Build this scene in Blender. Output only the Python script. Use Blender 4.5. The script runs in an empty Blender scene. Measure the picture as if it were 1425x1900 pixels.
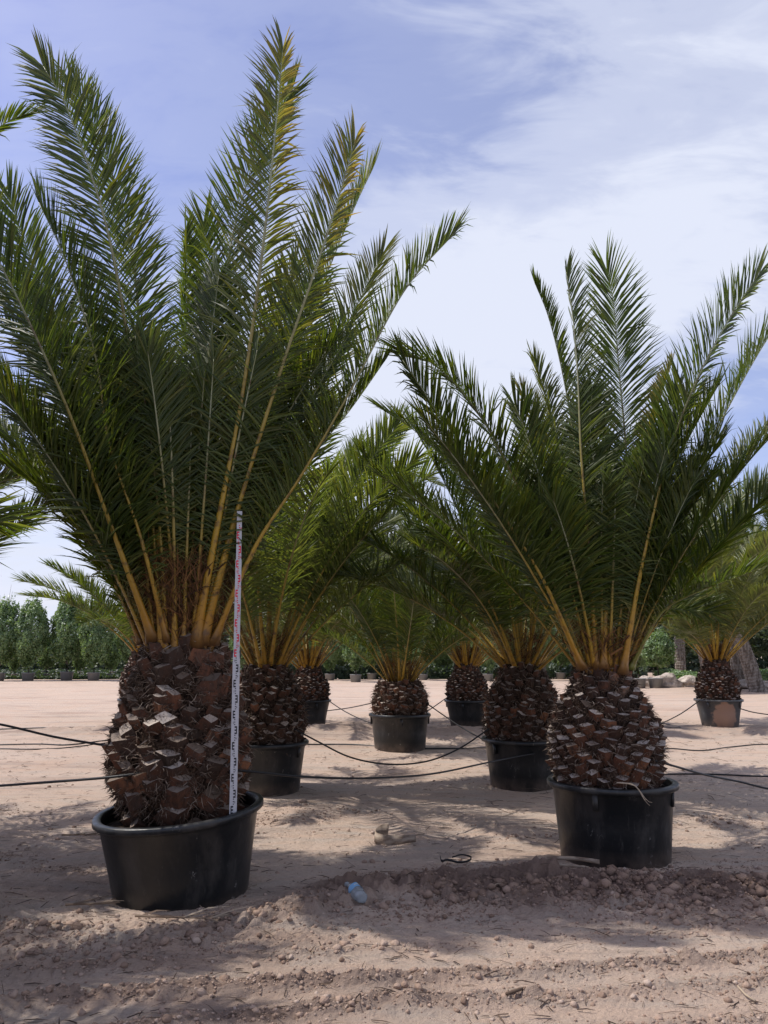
import bpy, bmesh, math, random
import numpy as np
from mathutils import Vector, Matrix, noise as mnoise
R = math.radians
rnd = random.Random(7)
sc = bpy.context.scene
col = sc.collection

# ------------------------------------------------------------------ camera
CH, PITCH, F = 1.57, R(10.2), 1435.0
CP, SP = math.cos(PITCH), math.sin(PITCH)
cam = bpy.data.cameras.new('camera'); co = bpy.data.objects.new('camera', cam); col.objects.link(co)
co.location = (0, 0, CH); co.rotation_euler = (R(90) + PITCH, 0, 0)
cam.sensor_fit = 'VERTICAL'; cam.sensor_height = 24; cam.lens = 12 * F / 950.0
cam.clip_start = 0.05; cam.clip_end = 6000
sc.camera = co

def at(px, py, Y):            # point at ground distance Y that the photo shows at px, py
    u = (px - 712.5) / F; v = (950 - py) / F
    s = Y / (CP - v * SP)
    return Vector((u * s, Y, CH + s * (SP + v * CP)))
def ground_at(px, py):
    u = (px - 712.5) / F; v = (950 - py) / F
    s = -CH / (SP + v * CP)
    return Vector((u * s, s * (CP - v * SP), 0))

# ------------------------------------------------------------------ sun and sky
SUN_EL = R(56)
SUN_DIR = Vector((-math.cos(R(5)), math.sin(R(5)), 0)) * math.cos(SUN_EL) + Vector((0, 0, math.sin(SUN_EL)))
sl = bpy.data.lights.new('sun', 'SUN'); sl.energy = 5.0; sl.angle = R(0.53); sl.color = (1.0, 0.955, 0.9)
so = bpy.data.objects.new('sun', sl); col.objects.link(so)
so.rotation_euler = SUN_DIR.to_track_quat('Z', 'Y').to_euler()

w = bpy.data.worlds.new('World'); sc.world = w; w.use_nodes = True
nt = w.node_tree; nt.nodes.clear()
def N(t, typ, **kw):
    n = t.nodes.new(typ)
    for k, v in kw.items():
        if k.startswith('i_'):
            key = k[2:]
            n.inputs[int(key) if key.isdigit() else key.replace('_', ' ')].default_value = v
        else: setattr(n, k, v)
    return n
def ramp(t, stops, interp='LINEAR'):
    n = t.nodes.new('ShaderNodeValToRGB'); n.color_ramp.interpolation = interp
    e = n.color_ramp.elements
    while len(e) < len(stops): e.new(0.5)
    for q, (p, c) in zip(e, stops):
        q.position = p; q.color = c if len(c) == 4 else (*c, 1)
    return n
L = nt.links.new
sky = N(nt, 'ShaderNodeTexSky', sky_type='NISHITA', sun_disc=False, sun_elevation=SUN_EL,
        sun_rotation=math.atan2(SUN_DIR.x, SUN_DIR.y), altitude=50, air_density=1.0, dust_density=1.2, ozone_density=2.2)
bg = N(nt, 'ShaderNodeBackground', i_Strength=0.097); out = N(nt, 'ShaderNodeOutputWorld')
tc = N(nt, 'ShaderNodeTexCoord')
tint = N(nt, 'ShaderNodeMix', data_type='RGBA', blend_type='MULTIPLY'); tint.inputs[0].default_value = 1
tint.inputs[7].default_value = (2.1, 1.78, 2.02, 1)
L(sky.outputs[0], tint.inputs[6])
sep = N(nt, 'ShaderNodeSeparateXYZ'); L(tc.outputs['Generated'], sep.inputs[0])
zz = N(nt, 'ShaderNodeMath', operation='ADD'); zz.inputs[1].default_value = 0.22; L(sep.outputs[2], zz.inputs[0])
dx = N(nt, 'ShaderNodeMath', operation='DIVIDE'); L(sep.outputs[0], dx.inputs[0]); L(zz.outputs[0], dx.inputs[1])
dy = N(nt, 'ShaderNodeMath', operation='DIVIDE'); L(sep.outputs[1], dy.inputs[0]); L(zz.outputs[0], dy.inputs[1])
cmb = N(nt, 'ShaderNodeCombineXYZ'); L(dx.outputs[0], cmb.inputs[0]); L(dy.outputs[0], cmb.inputs[1])
mp = N(nt, 'ShaderNodeMapping'); mp.inputs['Rotation'].default_value = (0, 0, R(-28)); mp.inputs['Scale'].default_value = (0.9, 1.9, 1)
L(cmb.outputs[0], mp.inputs[0])
nz = N(nt, 'ShaderNodeTexNoise', i_Scale=1.0, i_Detail=7, i_Roughness=0.55, i_Distortion=0.3); L(mp.outputs[0], nz.inputs['Vector'])
nz2 = N(nt, 'ShaderNodeTexNoise', i_Scale=0.9, i_Detail=2, i_Roughness=0.45); L(cmb.outputs[0], nz2.inputs['Vector'])
# one broad cirrus band lying along a great circle
d1 = (at(800, 720, 10) - Vector((0, 0, CH))).normalized(); d2 = (at(1425, 150, 10) - Vector((0, 0, CH))).normalized()
bn = d1.cross(d2).normalized()
dot = N(nt, 'ShaderNodeVectorMath', operation='DOT_PRODUCT'); dot.inputs[1].default_value = bn; L(tc.outputs['Generated'], dot.inputs[0])
ab = N(nt, 'ShaderNodeMath', operation='ABSOLUTE'); L(dot.outputs['Value'], ab.inputs[0])
band = N(nt, 'ShaderNodeMapRange', interpolation_type='SMOOTHSTEP'); band.inputs[1].default_value = 0.0; band.inputs[2].default_value = 0.40
band.inputs[3].default_value = 1; band.inputs[4].default_value = 0; L(ab.outputs[0], band.inputs[0])
m1 = N(nt, 'ShaderNodeMath', operation='MULTIPLY_ADD'); L(band.outputs[0], m1.inputs[0]); m1.inputs[1].default_value = 0.31
L(nz.outputs[0], m1.inputs[2])
m2 = N(nt, 'ShaderNodeMath', operation='MULTIPLY_ADD'); L(nz2.outputs[0], m2.inputs[0]); m2.inputs[1].default_value = 0.35; L(m1.outputs[0], m2.inputs[2])
nz3 = N(nt, 'ShaderNodeTexNoise', i_Scale=4.5, i_Detail=5, i_Roughness=0.6, i_Distortion=0.6); L(mp.outputs[0], nz3.inputs['Vector'])
m3 = N(nt, 'ShaderNodeMath', operation='MULTIPLY_ADD'); L(nz3.outputs[0], m3.inputs[0]); m3.inputs[1].default_value = 0.42
m4 = N(nt, 'ShaderNodeMath', operation='SUBTRACT'); L(m2.outputs[0], m4.inputs[0]); m4.inputs[1].default_value = .215; L(m4.outputs[0], m3.inputs[2])
cr = ramp(nt, [(0.48, (0.04,) * 3), (0.64, (0.20,) * 3), (0.80, (0.66,) * 3), (0.96, (1.0,) * 3)], 'EASE'); L(m3.outputs[0], cr.inputs[0])
# whiter towards the horizon as well
hz = N(nt, 'ShaderNodeMapRange', interpolation_type='SMOOTHSTEP'); L(sep.outputs[2], hz.inputs[0]); hz.inputs[1].default_value = 0; hz.inputs[2].default_value = 0.30
hz.inputs[3].default_value = 0.62; hz.inputs[4].default_value = 0
mx2 = N(nt, 'ShaderNodeMath', operation='MAXIMUM'); L(cr.outputs[0], mx2.inputs[0]); L(hz.outputs[0], mx2.inputs[1])
cm = N(nt, 'ShaderNodeMix', data_type='RGBA'); L(mx2.outputs[0], cm.inputs[0]); L(tint.outputs[2], cm.inputs[6]); cm.inputs[7].default_value = (8.3, 8.8, 10.4, 1)
L(cm.outputs[2], bg.inputs[0]); L(bg.outputs[0], out.inputs[0])
sc.view_settings.view_transform = 'Standard'; sc.view_settings.look = 'None'; sc.view_settings.gamma = 1
sc.view_settings.exposure = -0.05
sc.cycles.max_bounces = 6; sc.cycles.transparent_max_bounces = 8

# ------------------------------------------------------------------ helpers
def mat(name, color=(0.5, 0.5, 0.5), rough=0.8, spec=0.3):
    m = bpy.data.materials.new(name); m.use_nodes = True
    b = m.node_tree.nodes['Principled BSDF']
    b.inputs['Base Color'].default_value = (*color, 1); b.inputs['Roughness'].default_value = rough
    b.inputs['Specular IOR Level'].default_value = spec
    return m
def mixc(t, a, b, fac):       # a, b colours or sockets, fac socket or float
    n = N(t, 'ShaderNodeMix', data_type='RGBA')
    for k, v in ((0, fac), (6, a), (7, b)):
        if isinstance(v, bpy.types.NodeSocket): t.links.new(v, n.inputs[k])
        else: n.inputs[k].default_value = v if k == 0 else (*v, 1)
    return n.outputs[2]
def noise_s(t, scale, detail=4, rough=0.55, vec=None, coord='Object', lo=0.4, hi=0.6, stretch=None):
    c = N(t, 'ShaderNodeTexCoord'); n = N(t, 'ShaderNodeTexNoise', i_Scale=scale, i_Detail=detail, i_Roughness=rough)
    v = c.outputs[coord]
    if stretch:
        mpn = N(t, 'ShaderNodeMapping'); mpn.inputs['Scale'].default_value = stretch; t.links.new(v, mpn.inputs[0]); v = mpn.outputs[0]
    t.links.new(v, n.inputs['Vector'])
    r = N(t, 'ShaderNodeMapRange'); r.inputs[1].default_value = lo; r.inputs[2].default_value = hi; t.links.new(n.outputs[0], r.inputs[0])
    return r.outputs[0]
def bump(m, sock, strength, dist=0.01):
    t = m.node_tree; b = N(t, 'ShaderNodeBump', i_Strength=strength, i_Distance=dist)
    t.links.new(sock, b.inputs['Height']); t.links.new(b.outputs[0], t.nodes['Principled BSDF'].inputs['Normal'])

class MB:
    def __init__(s): s.v = []; s.f = []; s.m = []; s.a = []; s.smooth = False
    def add(s, vs, fs, mi=0, at_=(0, 0, 0, 0)):
        o = len(s.v); s.v.extend(vs)
        for f in fs: s.f.append(tuple(o + i for i in f)); s.m.append(mi)
        s.a.extend([at_] * len(vs) if not isinstance(at_, list) else at_)
    def mesh(s, name, mats, smooth=False):
        me = bpy.data.meshes.new(name); me.from_pydata([tuple(p) for p in s.v], [], s.f)
        for m in (mats if isinstance(mats, (list, tuple)) else [mats]): me.materials.append(m)
        me.polygons.foreach_set('material_index', s.m)
        ca = me.color_attributes.new('data', 'FLOAT_COLOR', 'POINT')
        ca.data.foreach_set('color', np.array(s.a, dtype=np.float32).ravel())
        if smooth: me.polygons.foreach_set('use_smooth', [True] * len(me.polygons))
        me.update(); return me
def link(name, me, parent=None, loc=None, rot=None, scale=None):
    o = bpy.data.objects.new(name, me); col.objects.link(o)
    if parent: o.parent = parent
    if loc is not None: o.location = loc
    if rot is not None: o.rotation_euler = rot
    if scale is not None: o.scale = scale if hasattr(scale, '__len__') else (scale,) * 3
    return o
def tag(o, label=None, cat=None, group=None, kind=None):
    if label: o['label'] = label
    if cat: o['category'] = cat
    if group: o['group'] = group
    if kind: o['kind'] = kind
    return o
def thing(name, loc, label, cat, group=None, rz=0, scale=None):
    return tag(link(name, None, None, loc, (0, 0, rz), scale), label, cat, group)

def spline(pts, n):
    P = [pts[0] * 2 - pts[1]] + list(pts) + [pts[-1] * 2 - pts[-2]]
    dense = []
    for i in range(len(pts) - 1):
        a, b, c, d = P[i], P[i + 1], P[i + 2], P[i + 3]
        for k in range(12):
            t = k / 12
            dense.append(0.5 * ((2 * b) + (c - a) * t + (2 * a - 5 * b + 4 * c - d) * t * t + (3 * b - a - 3 * c + d) * t ** 3))
    dense.append(pts[-1])
    ln = [0]
    for i in range(1, len(dense)): ln.append(ln[-1] + (dense[i] - dense[i - 1]).length)
    res = []; j = 0
    for k in range(n + 1):
        s = ln[-1] * k / n
        while j < len(ln) - 2 and ln[j + 1] < s: j += 1
        q = (s - ln[j]) / max(1e-9, ln[j + 1] - ln[j])
        res.append(dense[j].lerp(dense[j + 1], min(1, q)))
    return res, ln[-1]

def tube(mb, pts, radf, n=6, mi=0, atf=None, up=Vector((0, 0, 1)), flat=1.0, caps=True):
    rings = []; vs = []; aa = []
    for i, p in enumerate(pts):
        T = (pts[min(i + 1, len(pts) - 1)] - pts[max(i - 1, 0)]).normalized()
        S = T.cross(up)
        if S.length < 1e-3: S = T.cross(Vector((0, 1, 0)))
        S.normalize(); U = S.cross(T)
        r = radf(i / (len(pts) - 1))
        for k in range(n):
            a = 2 * math.pi * k / n
            vs.append(p + S * (math.cos(a) * r) + U * (math.sin(a) * r * flat))
            aa.append(atf(i / (len(pts) - 1)) if atf else (0, 0, 0, 0))
    fs = []
    for i in range(len(pts) - 1):
        for k in range(n):
            fs.append((i * n + k, i * n + (k + 1) % n, (i + 1) * n + (k + 1) % n, (i + 1) * n + k))
    if caps:
        fs.append(tuple(range(n - 1, -1, -1))); m = (len(pts) - 1) * n; fs.append(tuple(range(m, m + n)))
    mb.add(vs, fs, mi, aa)

def lathe(mb, prof, n=48, mi=0, wob=None, cap_bottom=True, cap_top=False):
    vs = []
    for i, (r, z) in enumerate(prof):
        for k in range(n):
            a = 2 * math.pi * k / n; rr = r * (wob(a, z) if wob else 1)
            vs.append((math.cos(a) * rr, math.sin(a) * rr, z))
    fs = []
    for i in range(len(prof) - 1):
        for k in range(n): fs.append((i * n + k, i * n + (k + 1) % n, (i + 1) * n + (k + 1) % n, (i + 1) * n + k))
    if cap_bottom: fs.append(tuple(range(n - 1, -1, -1)))
    if cap_top: m = (len(prof) - 1) * n; fs.append(tuple(range(m, m + n)))
    mb.add(vs, fs, mi)

# ------------------------------------------------------------------ materials
def attr(t, name='data'):
    a = N(t, 'ShaderNodeAttribute', attribute_name=name); s = N(t, 'ShaderNodeSeparateColor'); t.links.new(a.outputs['Color'], s.inputs[0])
    return a, s
def leaf_material(name, dark, mid, light, trans=0.28, rough=0.47):
    m = mat(name, rough=rough, spec=0.5); t = m.node_tree; b = t.nodes['Principled BSDF']
    a, s = attr(t)
    r = ramp(t, [(0.0, dark), (0.55, mid), (1.0, light)]); t.links.new(s.outputs[1], r.inputs[0])
    ye = ramp(t, [(0, (0.26, 0.22, 0.02)), (0.6, (0.38, 0.24, 0.02)), (1, (0.24, 0.12, 0.04))]); t.links.new(s.outputs[2], ye.inputs[0])
    c = mixc(t, r.outputs[0], ye.outputs[0], a.outputs['Alpha'])
    t.links.new(c, b.inputs['Base Color'])
    tr = N(t, 'ShaderNodeBsdfTranslucent'); g = N(t, 'ShaderNodeMix', data_type='RGBA', blend_type='MULTIPLY'); g.inputs[0].default_value = 1
    t.links.new(c, g.inputs[6]); g.inputs[7].default_value = (2.6, 2.65, 0.8, 1); t.links.new(g.outputs[2], tr.inputs[0])
    mx = N(t, 'ShaderNodeMixShader'); mx.inputs[0].default_value = trans
    o = [n for n in t.nodes if n.type == 'OUTPUT_MATERIAL'][0]
    t.links.new(b.outputs[0], mx.inputs[1]); t.links.new(tr.outputs[0], mx.inputs[2]); t.links.new(mx.outputs[0], o.inputs[0])
    return m
M_frond = leaf_material('palm_leaflets', (0.026, 0.046, 0.009), (0.055, 0.080, 0.014), (0.125, 0.145, 0.035), trans=.36)
M_frondy = leaf_material('palm_leaflets_sunbleached', (0.06, 0.08, 0.026), (0.105, 0.12, 0.042), (0.20, 0.19, 0.075))
M_bush = leaf_material('shrub_leaves', (0.07, 0.12, 0.05), (0.14, 0.21, 0.095), (0.23, 0.31, 0.15), trans=0.22, rough=0.4)
M_tree = leaf_material('tree_leaves', (0.03, 0.05, 0.028), (0.05, 0.075, 0.04), (0.09, 0.11, 0.06), trans=0.2, rough=0.5)

M_stalk = mat('frond_stalk', rough=0.42, spec=0.5); t = M_stalk.node_tree
a, s = attr(t)
r = ramp(t, [(0.0, (0.10, 0.05, 0.02)), (0.045, (0.36, 0.175, 0.014)), (0.18, (0.35, 0.215, 0.018)), (0.42, (0.27, 0.195, 0.03)), (0.62, (0.22, 0.21, 0.09)), (0.85, (0.25, 0.27, 0.17)), (1.0, (0.2, 0.2, 0.08))])
t.links.new(s.outputs[0], r.inputs[0])
gr = mixc(t, r.outputs[0], (0.13, 0.15, 0.025), s.outputs[1])
c = mixc(t, gr, (0.09, 0.045, 0.02), noise_s(t, 14, 4, lo=0.52, hi=0.72))
t.links.new(c, t.nodes['Principled BSDF'].inputs['Base Color'])

M_core = mat('trunk_fibre', (0.035, 0.022, 0.015), 0.95, 0.1)
t = M_core.node_tree
c = mixc(t, (0.018, 0.011, 0.008), (0.10, 0.06, 0.04), noise_s(t, 30, 5, lo=0.4, hi=0.72)); t.links.new(c, t.nodes['Principled BSDF'].inputs['Base Color'])
bump(M_core, noise_s(t, 60, 4, lo=0.3, hi=0.7, stretch=(1, 1, 0.4)), 0.9, 0.02)
M_stub = mat('leaf_base_bark', rough=0.8, spec=0.25); t = M_stub.node_tree
a, s = attr(t)
r = ramp(t, [(0, (0.03, 0.018, 0.012)), (0.35, (0.075, 0.038, 0.025)), (0.65, (0.16, 0.065, 0.036)), (0.9, (0.25, 0.11, 0.055)), (1, (0.24, 0.19, 0.15))]); t.links.new(s.outputs[0], r.inputs[0])
c = mixc(t, r.outputs[0], (0.05, 0.035, 0.028), noise_s(t, 22, 5, lo=0.4, hi=0.75, stretch=(1, 1, 0.45)))
c = mixc(t, c, (0.26, 0.21, 0.17), noise_s(t, 45, 5, lo=0.64, hi=0.85, stretch=(1, 1, 0.3)))
t.links.new(c, t.nodes['Principled BSDF'].inputs['Base Color']); bump(M_stub, noise_s(t, 90, 3, lo=0.3, hi=0.7, stretch=(1, 1, 0.25)), 0.6, 0.006)
M_cut = mat('leaf_base_cut_face', rough=0.85, spec=0.2); t = M_cut.node_tree
a, s = attr(t)
r = ramp(t, [(0, (0.11, 0.08, 0.06)), (0.5, (0.25, 0.20, 0.165)), (1, (0.42, 0.36, 0.31))]); t.links.new(s.outputs[1], r.inputs[0])
c = mixc(t, r.outputs[0], (0.10, 0.065, 0.045), noise_s(t, 70, 4, lo=0.5, hi=0.75)); t.links.new(c, t.nodes['Principled BSDF'].inputs['Base Color'])
M_hair = mat('dry_fibre', rough=0.85, spec=0.2); t = M_hair.node_tree
a, s = attr(t)
r = ramp(t, [(0, (0.045, 0.028, 0.019)), (0.6, (0.12, 0.08, 0.056)), (1, (0.30, 0.24, 0.19))]); t.links.new(s.outputs[1], r.inputs[0]); t.links.new(r.outputs[0], t.nodes['Principled BSDF'].inputs['Base Color'])
M_ofib = mat('crown_fibre_orange', rough=0.85, spec=0.2); t = M_ofib.node_tree
a, s = attr(t)
r = ramp(t, [(0, (0.035, 0.018, 0.01)), (0.6, (0.11, 0.05, 0.02)), (1, (0.24, 0.12, 0.045))]); t.links.new(s.outputs[1], r.inputs[0]); t.links.new(r.outputs[0], t.nodes['Principled BSDF'].inputs['Base Color'])

def plastic(name, base, dust=0.5, lo=0.5, hi=0.72):
    m = mat(name, rough=0.42, spec=0.45); t = m.node_tree; b = t.nodes['Principled BSDF']
    n1 = noise_s(t, 3.2, 6, 0.65, lo=lo, hi=hi + .1, stretch=(1.4, 1.4, 0.5))
    n2 = noise_s(t, 26, 5, 0.7, lo=0.58, hi=0.82, stretch=(1, 1, 0.25))
    ml = N(t, 'ShaderNodeMath', operation='MULTIPLY'); t.links.new(n1, ml.inputs[0]); ml.inputs[1].default_value = dust
    c = mixc(t, base, (0.17, 0.145, 0.125), ml.outputs[0])
    ml2 = N(t, 'ShaderNodeMath', operation='MULTIPLY'); t.links.new(n2, ml2.inputs[0]); ml2.inputs[1].default_value = dust * 0.55
    c = mixc(t, c, (0.30, 0.27, 0.25), ml2.outputs[0])
    sc_ = noise_s(t, 9, 7, 0.72, lo=0.625, hi=0.66, stretch=(1.6, 1.6, 1)); sb_ = noise_s(t, 2.6, 2, lo=.5, hi=.6); mk = N(t, 'ShaderNodeMath', operation='MULTIPLY'); t.links.new(sc_, mk.inputs[0]); t.links.new(sb_, mk.inputs[1])
    mk2 = N(t, 'ShaderNodeMath', operation='MULTIPLY'); t.links.new(mk.outputs[0], mk2.inputs[0]); mk2.inputs[1].default_value = .6
    c = mixc(t, c, (0.22, 0.21, 0.20), mk2.outputs[0])
    tcn = N(t, 'ShaderNodeTexCoord'); sp = N(t, 'ShaderNodeSeparateXYZ'); t.links.new(tcn.outputs['Object'], sp.inputs[0])
    mr = N(t, 'ShaderNodeMapRange'); mr.inputs[1].default_value = 0.16; mr.inputs[2].default_value = 0.0; t.links.new(sp.outputs[2], mr.inputs[0])
    n3 = noise_s(t, 6, 5, 0.65, lo=0.3, hi=0.75); mm = N(t, 'ShaderNodeMath', operation='MULTIPLY'); t.links.new(mr.outputs[0], mm.inputs[0]); t.links.new(n3, mm.inputs[1])
    c = mixc(t, c, (0.20, 0.15, 0.12), mm.outputs[0])
    t.links.new(c, b.inputs['Base Color'])
    rr = N(t, 'ShaderNodeMapRange'); rr.inputs[3].default_value = 0.36; rr.inputs[4].default_value = 0.75; t.links.new(n1, rr.inputs[0]); t.links.new(rr.outputs[0], b.inputs['Roughness'])
    bump(m, noise_s(t, 5, 3, lo=0.2, hi=0.8), 0.25, 0.02)
    return m
M_pot = plastic('black_pot_plastic', (0.008, 0.010, 0.012), 0.32)
M_potg = plastic('dusty_pot_plastic', (0.085, 0.088, 0.09), 0.55)
M_potm = plastic('mud_stained_pot_plastic', (0.06, 0.062, 0.065), 0.45)
t = M_potm.node_tree; b_ = t.nodes['Principled BSDF']; prev = b_.inputs['Base Color'].links[0].from_socket
tcn = N(t, 'ShaderNodeTexCoord'); ds = N(t, 'ShaderNodeVectorMath', operation='DISTANCE'); ds.inputs[1].default_value = (.20, -.33, .14)
mpn = N(t, 'ShaderNodeMapping'); mpn.inputs['Scale'].default_value = (1, 1, .7); t.links.new(tcn.outputs['Object'], mpn.inputs[0]); t.links.new(mpn.outputs[0], ds.inputs[0])
nn_ = N(t, 'ShaderNodeTexNoise', i_Scale=9, i_Detail=5); t.links.new(tcn.outputs['Object'], nn_.inputs['Vector']); ad = N(t, 'ShaderNodeMath', operation='MULTIPLY_ADD'); t.links.new(nn_.outputs[0], ad.inputs[0]); ad.inputs[1].default_value = .22; t.links.new(ds.outputs['Value'], ad.inputs[2])
mr_ = N(t, 'ShaderNodeMapRange'); mr_.inputs[1].default_value = .37; mr_.inputs[2].default_value = .33; t.links.new(ad.outputs[0], mr_.inputs[0])
t.links.new(mixc(t, prev, (0.30, 0.19, 0.14), mr_.outputs[0]), b_.inputs['Base Color'])
M_pipe = mat('black_pipe', (0.012, 0.012, 0.013), 0.5, 0.4)
M_soilp = mat('pot_soil', rough=0.95, spec=0.1); t = M_soilp.node_tree
c = mixc(t, (0.018, 0.012, 0.009), (0.09, 0.065, 0.05), noise_s(t, 35, 5, lo=0.4, hi=0.75)); t.links.new(c, t.nodes['Principled BSDF'].inputs['Base Color'])
M_bark = mat('grey_bark', rough=0.9, spec=0.1); t = M_bark.node_tree
c = mixc(t, (0.10, 0.08, 0.065), (0.24, 0.21, 0.18), noise_s(t, 12, 5, stretch=(1, 1, 0.3))); t.links.new(c, t.nodes['Principled BSDF'].inputs['Base Color'])

def soil_material(name, base, warm, grey):
    m = mat(name, rough=0.95, spec=0.12); t = m.node_tree; b = t.nodes['Principled BSDF']
    big = noise_s(t, 0.55, 4, lo=0.35, hi=0.65, stretch=(0.6, 1.6, 1))
    c = mixc(t, base, warm, big)
    med = noise_s(t, 3.5, 6, 0.65, lo=0.42, hi=0.66, stretch=(0.45, 1.9, 1))
    c = mixc(t, c, grey, med)
    st_ = noise_s(t, 1.3, 7, 0.7, lo=0.56, hi=0.68, stretch=(0.25, 2.2, 1)); c = mixc(t, c, (0.33, 0.265, 0.22), st_)
    a, s = attr(t)
    c = mixc(t, c, (0.175, 0.118, 0.092), s.outputs[0])          # freshly turned earth
    st2 = noise_s(t, 0.8, 6, 0.7, lo=0.54, hi=0.66, stretch=(0.35, 1.5, 1)); m9 = N(t, 'ShaderNodeMath', operation='MULTIPLY'); t.links.new(st2, m9.inputs[0]); m9.inputs[1].default_value = .45; c = mixc(t, c, (0.27, 0.19, 0.15), m9.outputs[0])
    fine = noise_s(t, 60, 4, 0.7, lo=0.3, hi=0.72)
    ml = N(t, 'ShaderNodeMath', operation='MULTIPLY'); t.links.new(fine, ml.inputs[0]); ml.inputs[1].default_value = 0.35
    c = mixc(t, c, (0.24, 0.18, 0.145), ml.outputs[0])
    lit = noise_s(t, 7.5, 9, 0.8, lo=0.60, hi=0.66, stretch=(0.5, 1.6, 1))   # dark specks of litter
    ml = N(t, 'ShaderNodeMath', operation='MULTIPLY'); t.links.new(lit, ml.inputs[0]); ml.inputs[1].default_value = 0.7
    c = mixc(t, c, (0.09, 0.065, 0.055), ml.outputs[0])
    sp_ = noise_s(t, 24, 6, 0.8, lo=0.62, hi=0.68, stretch=(0.7, 1.3, 1)); ml = N(t, 'ShaderNodeMath', operation='MULTIPLY'); t.links.new(sp_, ml.inputs[0]); ml.inputs[1].default_value = 0.5
    c = mixc(t, c, (0.14, 0.10, 0.08), ml.outputs[0])
    t.links.new(c, b.inputs['Base Color'])
    h1 = noise_s(t, 38, 8, 0.75, lo=0.2, hi=0.8); bump(m, h1, 0.9, 0.018)
    return m
M_ground = soil_material('sandy_ground', (0.56, 0.435, 0.345), (0.53, 0.385, 0.29), (0.48, 0.40, 0.33))
M_clod = mat('soil_clod', rough=0.95, spec=0.1); t = M_clod.node_tree
a, s = attr(t)
r = ramp(t, [(0, (0.20, 0.135, 0.10)), (0.6, (0.33, 0.235, 0.18)), (1, (0.42, 0.33, 0.27))]); t.links.new(s.outputs[0], r.inputs[0]); t.links.new(r.outputs[0], t.nodes['Principled BSDF'].inputs['Base Color'])
bump(M_clod, noise_s(t, 80, 4, lo=0.3, hi=0.7), 0.6, 0.006)

# ------------------------------------------------------------------ ground
perm = np.random.RandomState(3).rand(256, 256).astype(np.float64)
def vnoise(x, y):
    xi = np.floor(x).astype(int); yi = np.floor(y).astype(int); fx = x - xi; fy = y - yi
    fx = fx * fx * (3 - 2 * fx); fy = fy * fy * (3 - 2 * fy)
    g = lambda i, j: perm[i & 255, j & 255]
    return (g(xi, yi) * (1 - fx) + g(xi + 1, yi) * fx) * (1 - fy) + (g(xi, yi + 1) * (1 - fx) + g(xi + 1, yi + 1) * fx) * fy - 0.5
def fbm(x, y, o=4, g=0.5):
    s = 0; a = 1
    for i in range(o):
        s = s + a * vnoise(x * 2 ** i + 17.3 * i, y * 2 ** i + 5.1 * i); a *= g
    return s
def gauss(d, w): return np.exp(-(d / w) ** 2)
def berm_mask(x, y):
    yc = 5.42 - 0.80 * gauss(x + 1.45, .95) - 0.25 * np.clip(-x - 1.5, 0, 2) + 0.22 * fbm(x * 0.9, x * 0 + 3.3, 3)
    wd = 0.42 + 0.12 * vnoise(x * 1.3 + 9, x * 0)
    m = gauss(y - yc, wd)
    m = m * (0.75 + 0.25 * np.tanh((x + 0.6) * 2))
    m = np.maximum(m, 0.6 * gauss(y - 4.65, 0.3) * gauss(x + 1.3, 1.1))
    return m * (1 - .92 * gauss(np.hypot(x + 1.34, y - 5.5), .60))
def ridge_mask(x, y):
    q = y - 0.16 * x
    m = 0
    for c, wd, a in ((4.05, 0.075, 1.0), (3.72, 0.09, 1.1), (4.42, 0.06, 0.7), (3.35, 0.1, 1)):
        m = m + a * gauss(q - c - 0.12 * fbm(x * 0.8 + c * 7, y * 0 + c, 3), wd) * np.clip(0.55 + 1.6 * vnoise(x * 1.1 + c * 5, y * 0 + 2 * c), 0, 1)
    return m
def height(x, y):
    near = np.clip(1.6 - np.abs(y - 4.5) * 0.09, 0.35, 1)
    h = 0.05 * fbm(x * 0.25, y * 0.35, 3) + 0.016 * fbm(x * 1.5, y * 3.2, 3) * near
    b = berm_mask(x, y); rg = ridge_mask(x, y)
    lump = np.abs(fbm(x * 7, y * 8, 4, 0.6)) + .32 * np.abs(fbm(x * 17, y * 21, 3, .5))
    h = h + b * (0.025 + 0.09 * np.abs(fbm(x * 2.2, y * 3, 3)) + 0.135 * lump) + rg * (0.010 + 0.085 * lump)
    h = h + 0.013 * fbm(x * 7, y * 13, 5, 0.72) * np.clip((11 - y) / 5, 0, 1)
    # wheel-track ridges and a low bank farther off
    far = np.clip((y - 8) / 4, 0, 1) * np.clip((60 - y) / 30, 0, 1)
    h = h + far * 0.05 * fbm(x * 0.22, y * 1.6, 4, .6)
    bank = gauss(y - 15.6 + 0.5 * vnoise(x * 0.35, y * 0), 0.75) * (0.65 + 0.7 * vnoise(x * 0.4 + 5, y * 0 + 8))
    h = h + np.clip(bank, 0, 1) * (0.13 + 0.16 * np.abs(fbm(x * 2, y * 3, 4)))
    # hollows where pots press in
    return h
ys = list(np.arange(-7, 2.6, 0.25)) + list(np.arange(2.6, 6.8, 0.0125))
y_ = 6.8; st = 0.014
while y_ < 1800:
    ys.append(y_); y_ += st; st = min(st * 1.012, st + 0.06 * st) if y_ < 60 else st * 1.06
ys = np.array(ys); s_ = np.linspace(-1, 1, 641); s_ = s_ * (0.62 + 0.38 * s_ ** 2)
wd_ = 3.6 + 0.85 * np.abs(ys)
X = s_[None, :] * wd_[:, None]; Y = np.repeat(ys[:, None], len(s_), 1)
Z = height(X, Y); nr, nc = X.shape
me = bpy.data.meshes.new('ground')
me.vertices.add(nr * nc); me.vertices.foreach_set('co', np.stack([X, Y, Z], -1).astype(np.float32).ravel())
I = (np.arange(nr - 1)[:, None] * nc + np.arange(nc - 1)[None, :]).ravel()
Q = np.stack([I, I + 1, I + nc + 1, I + nc], -1)
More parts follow.
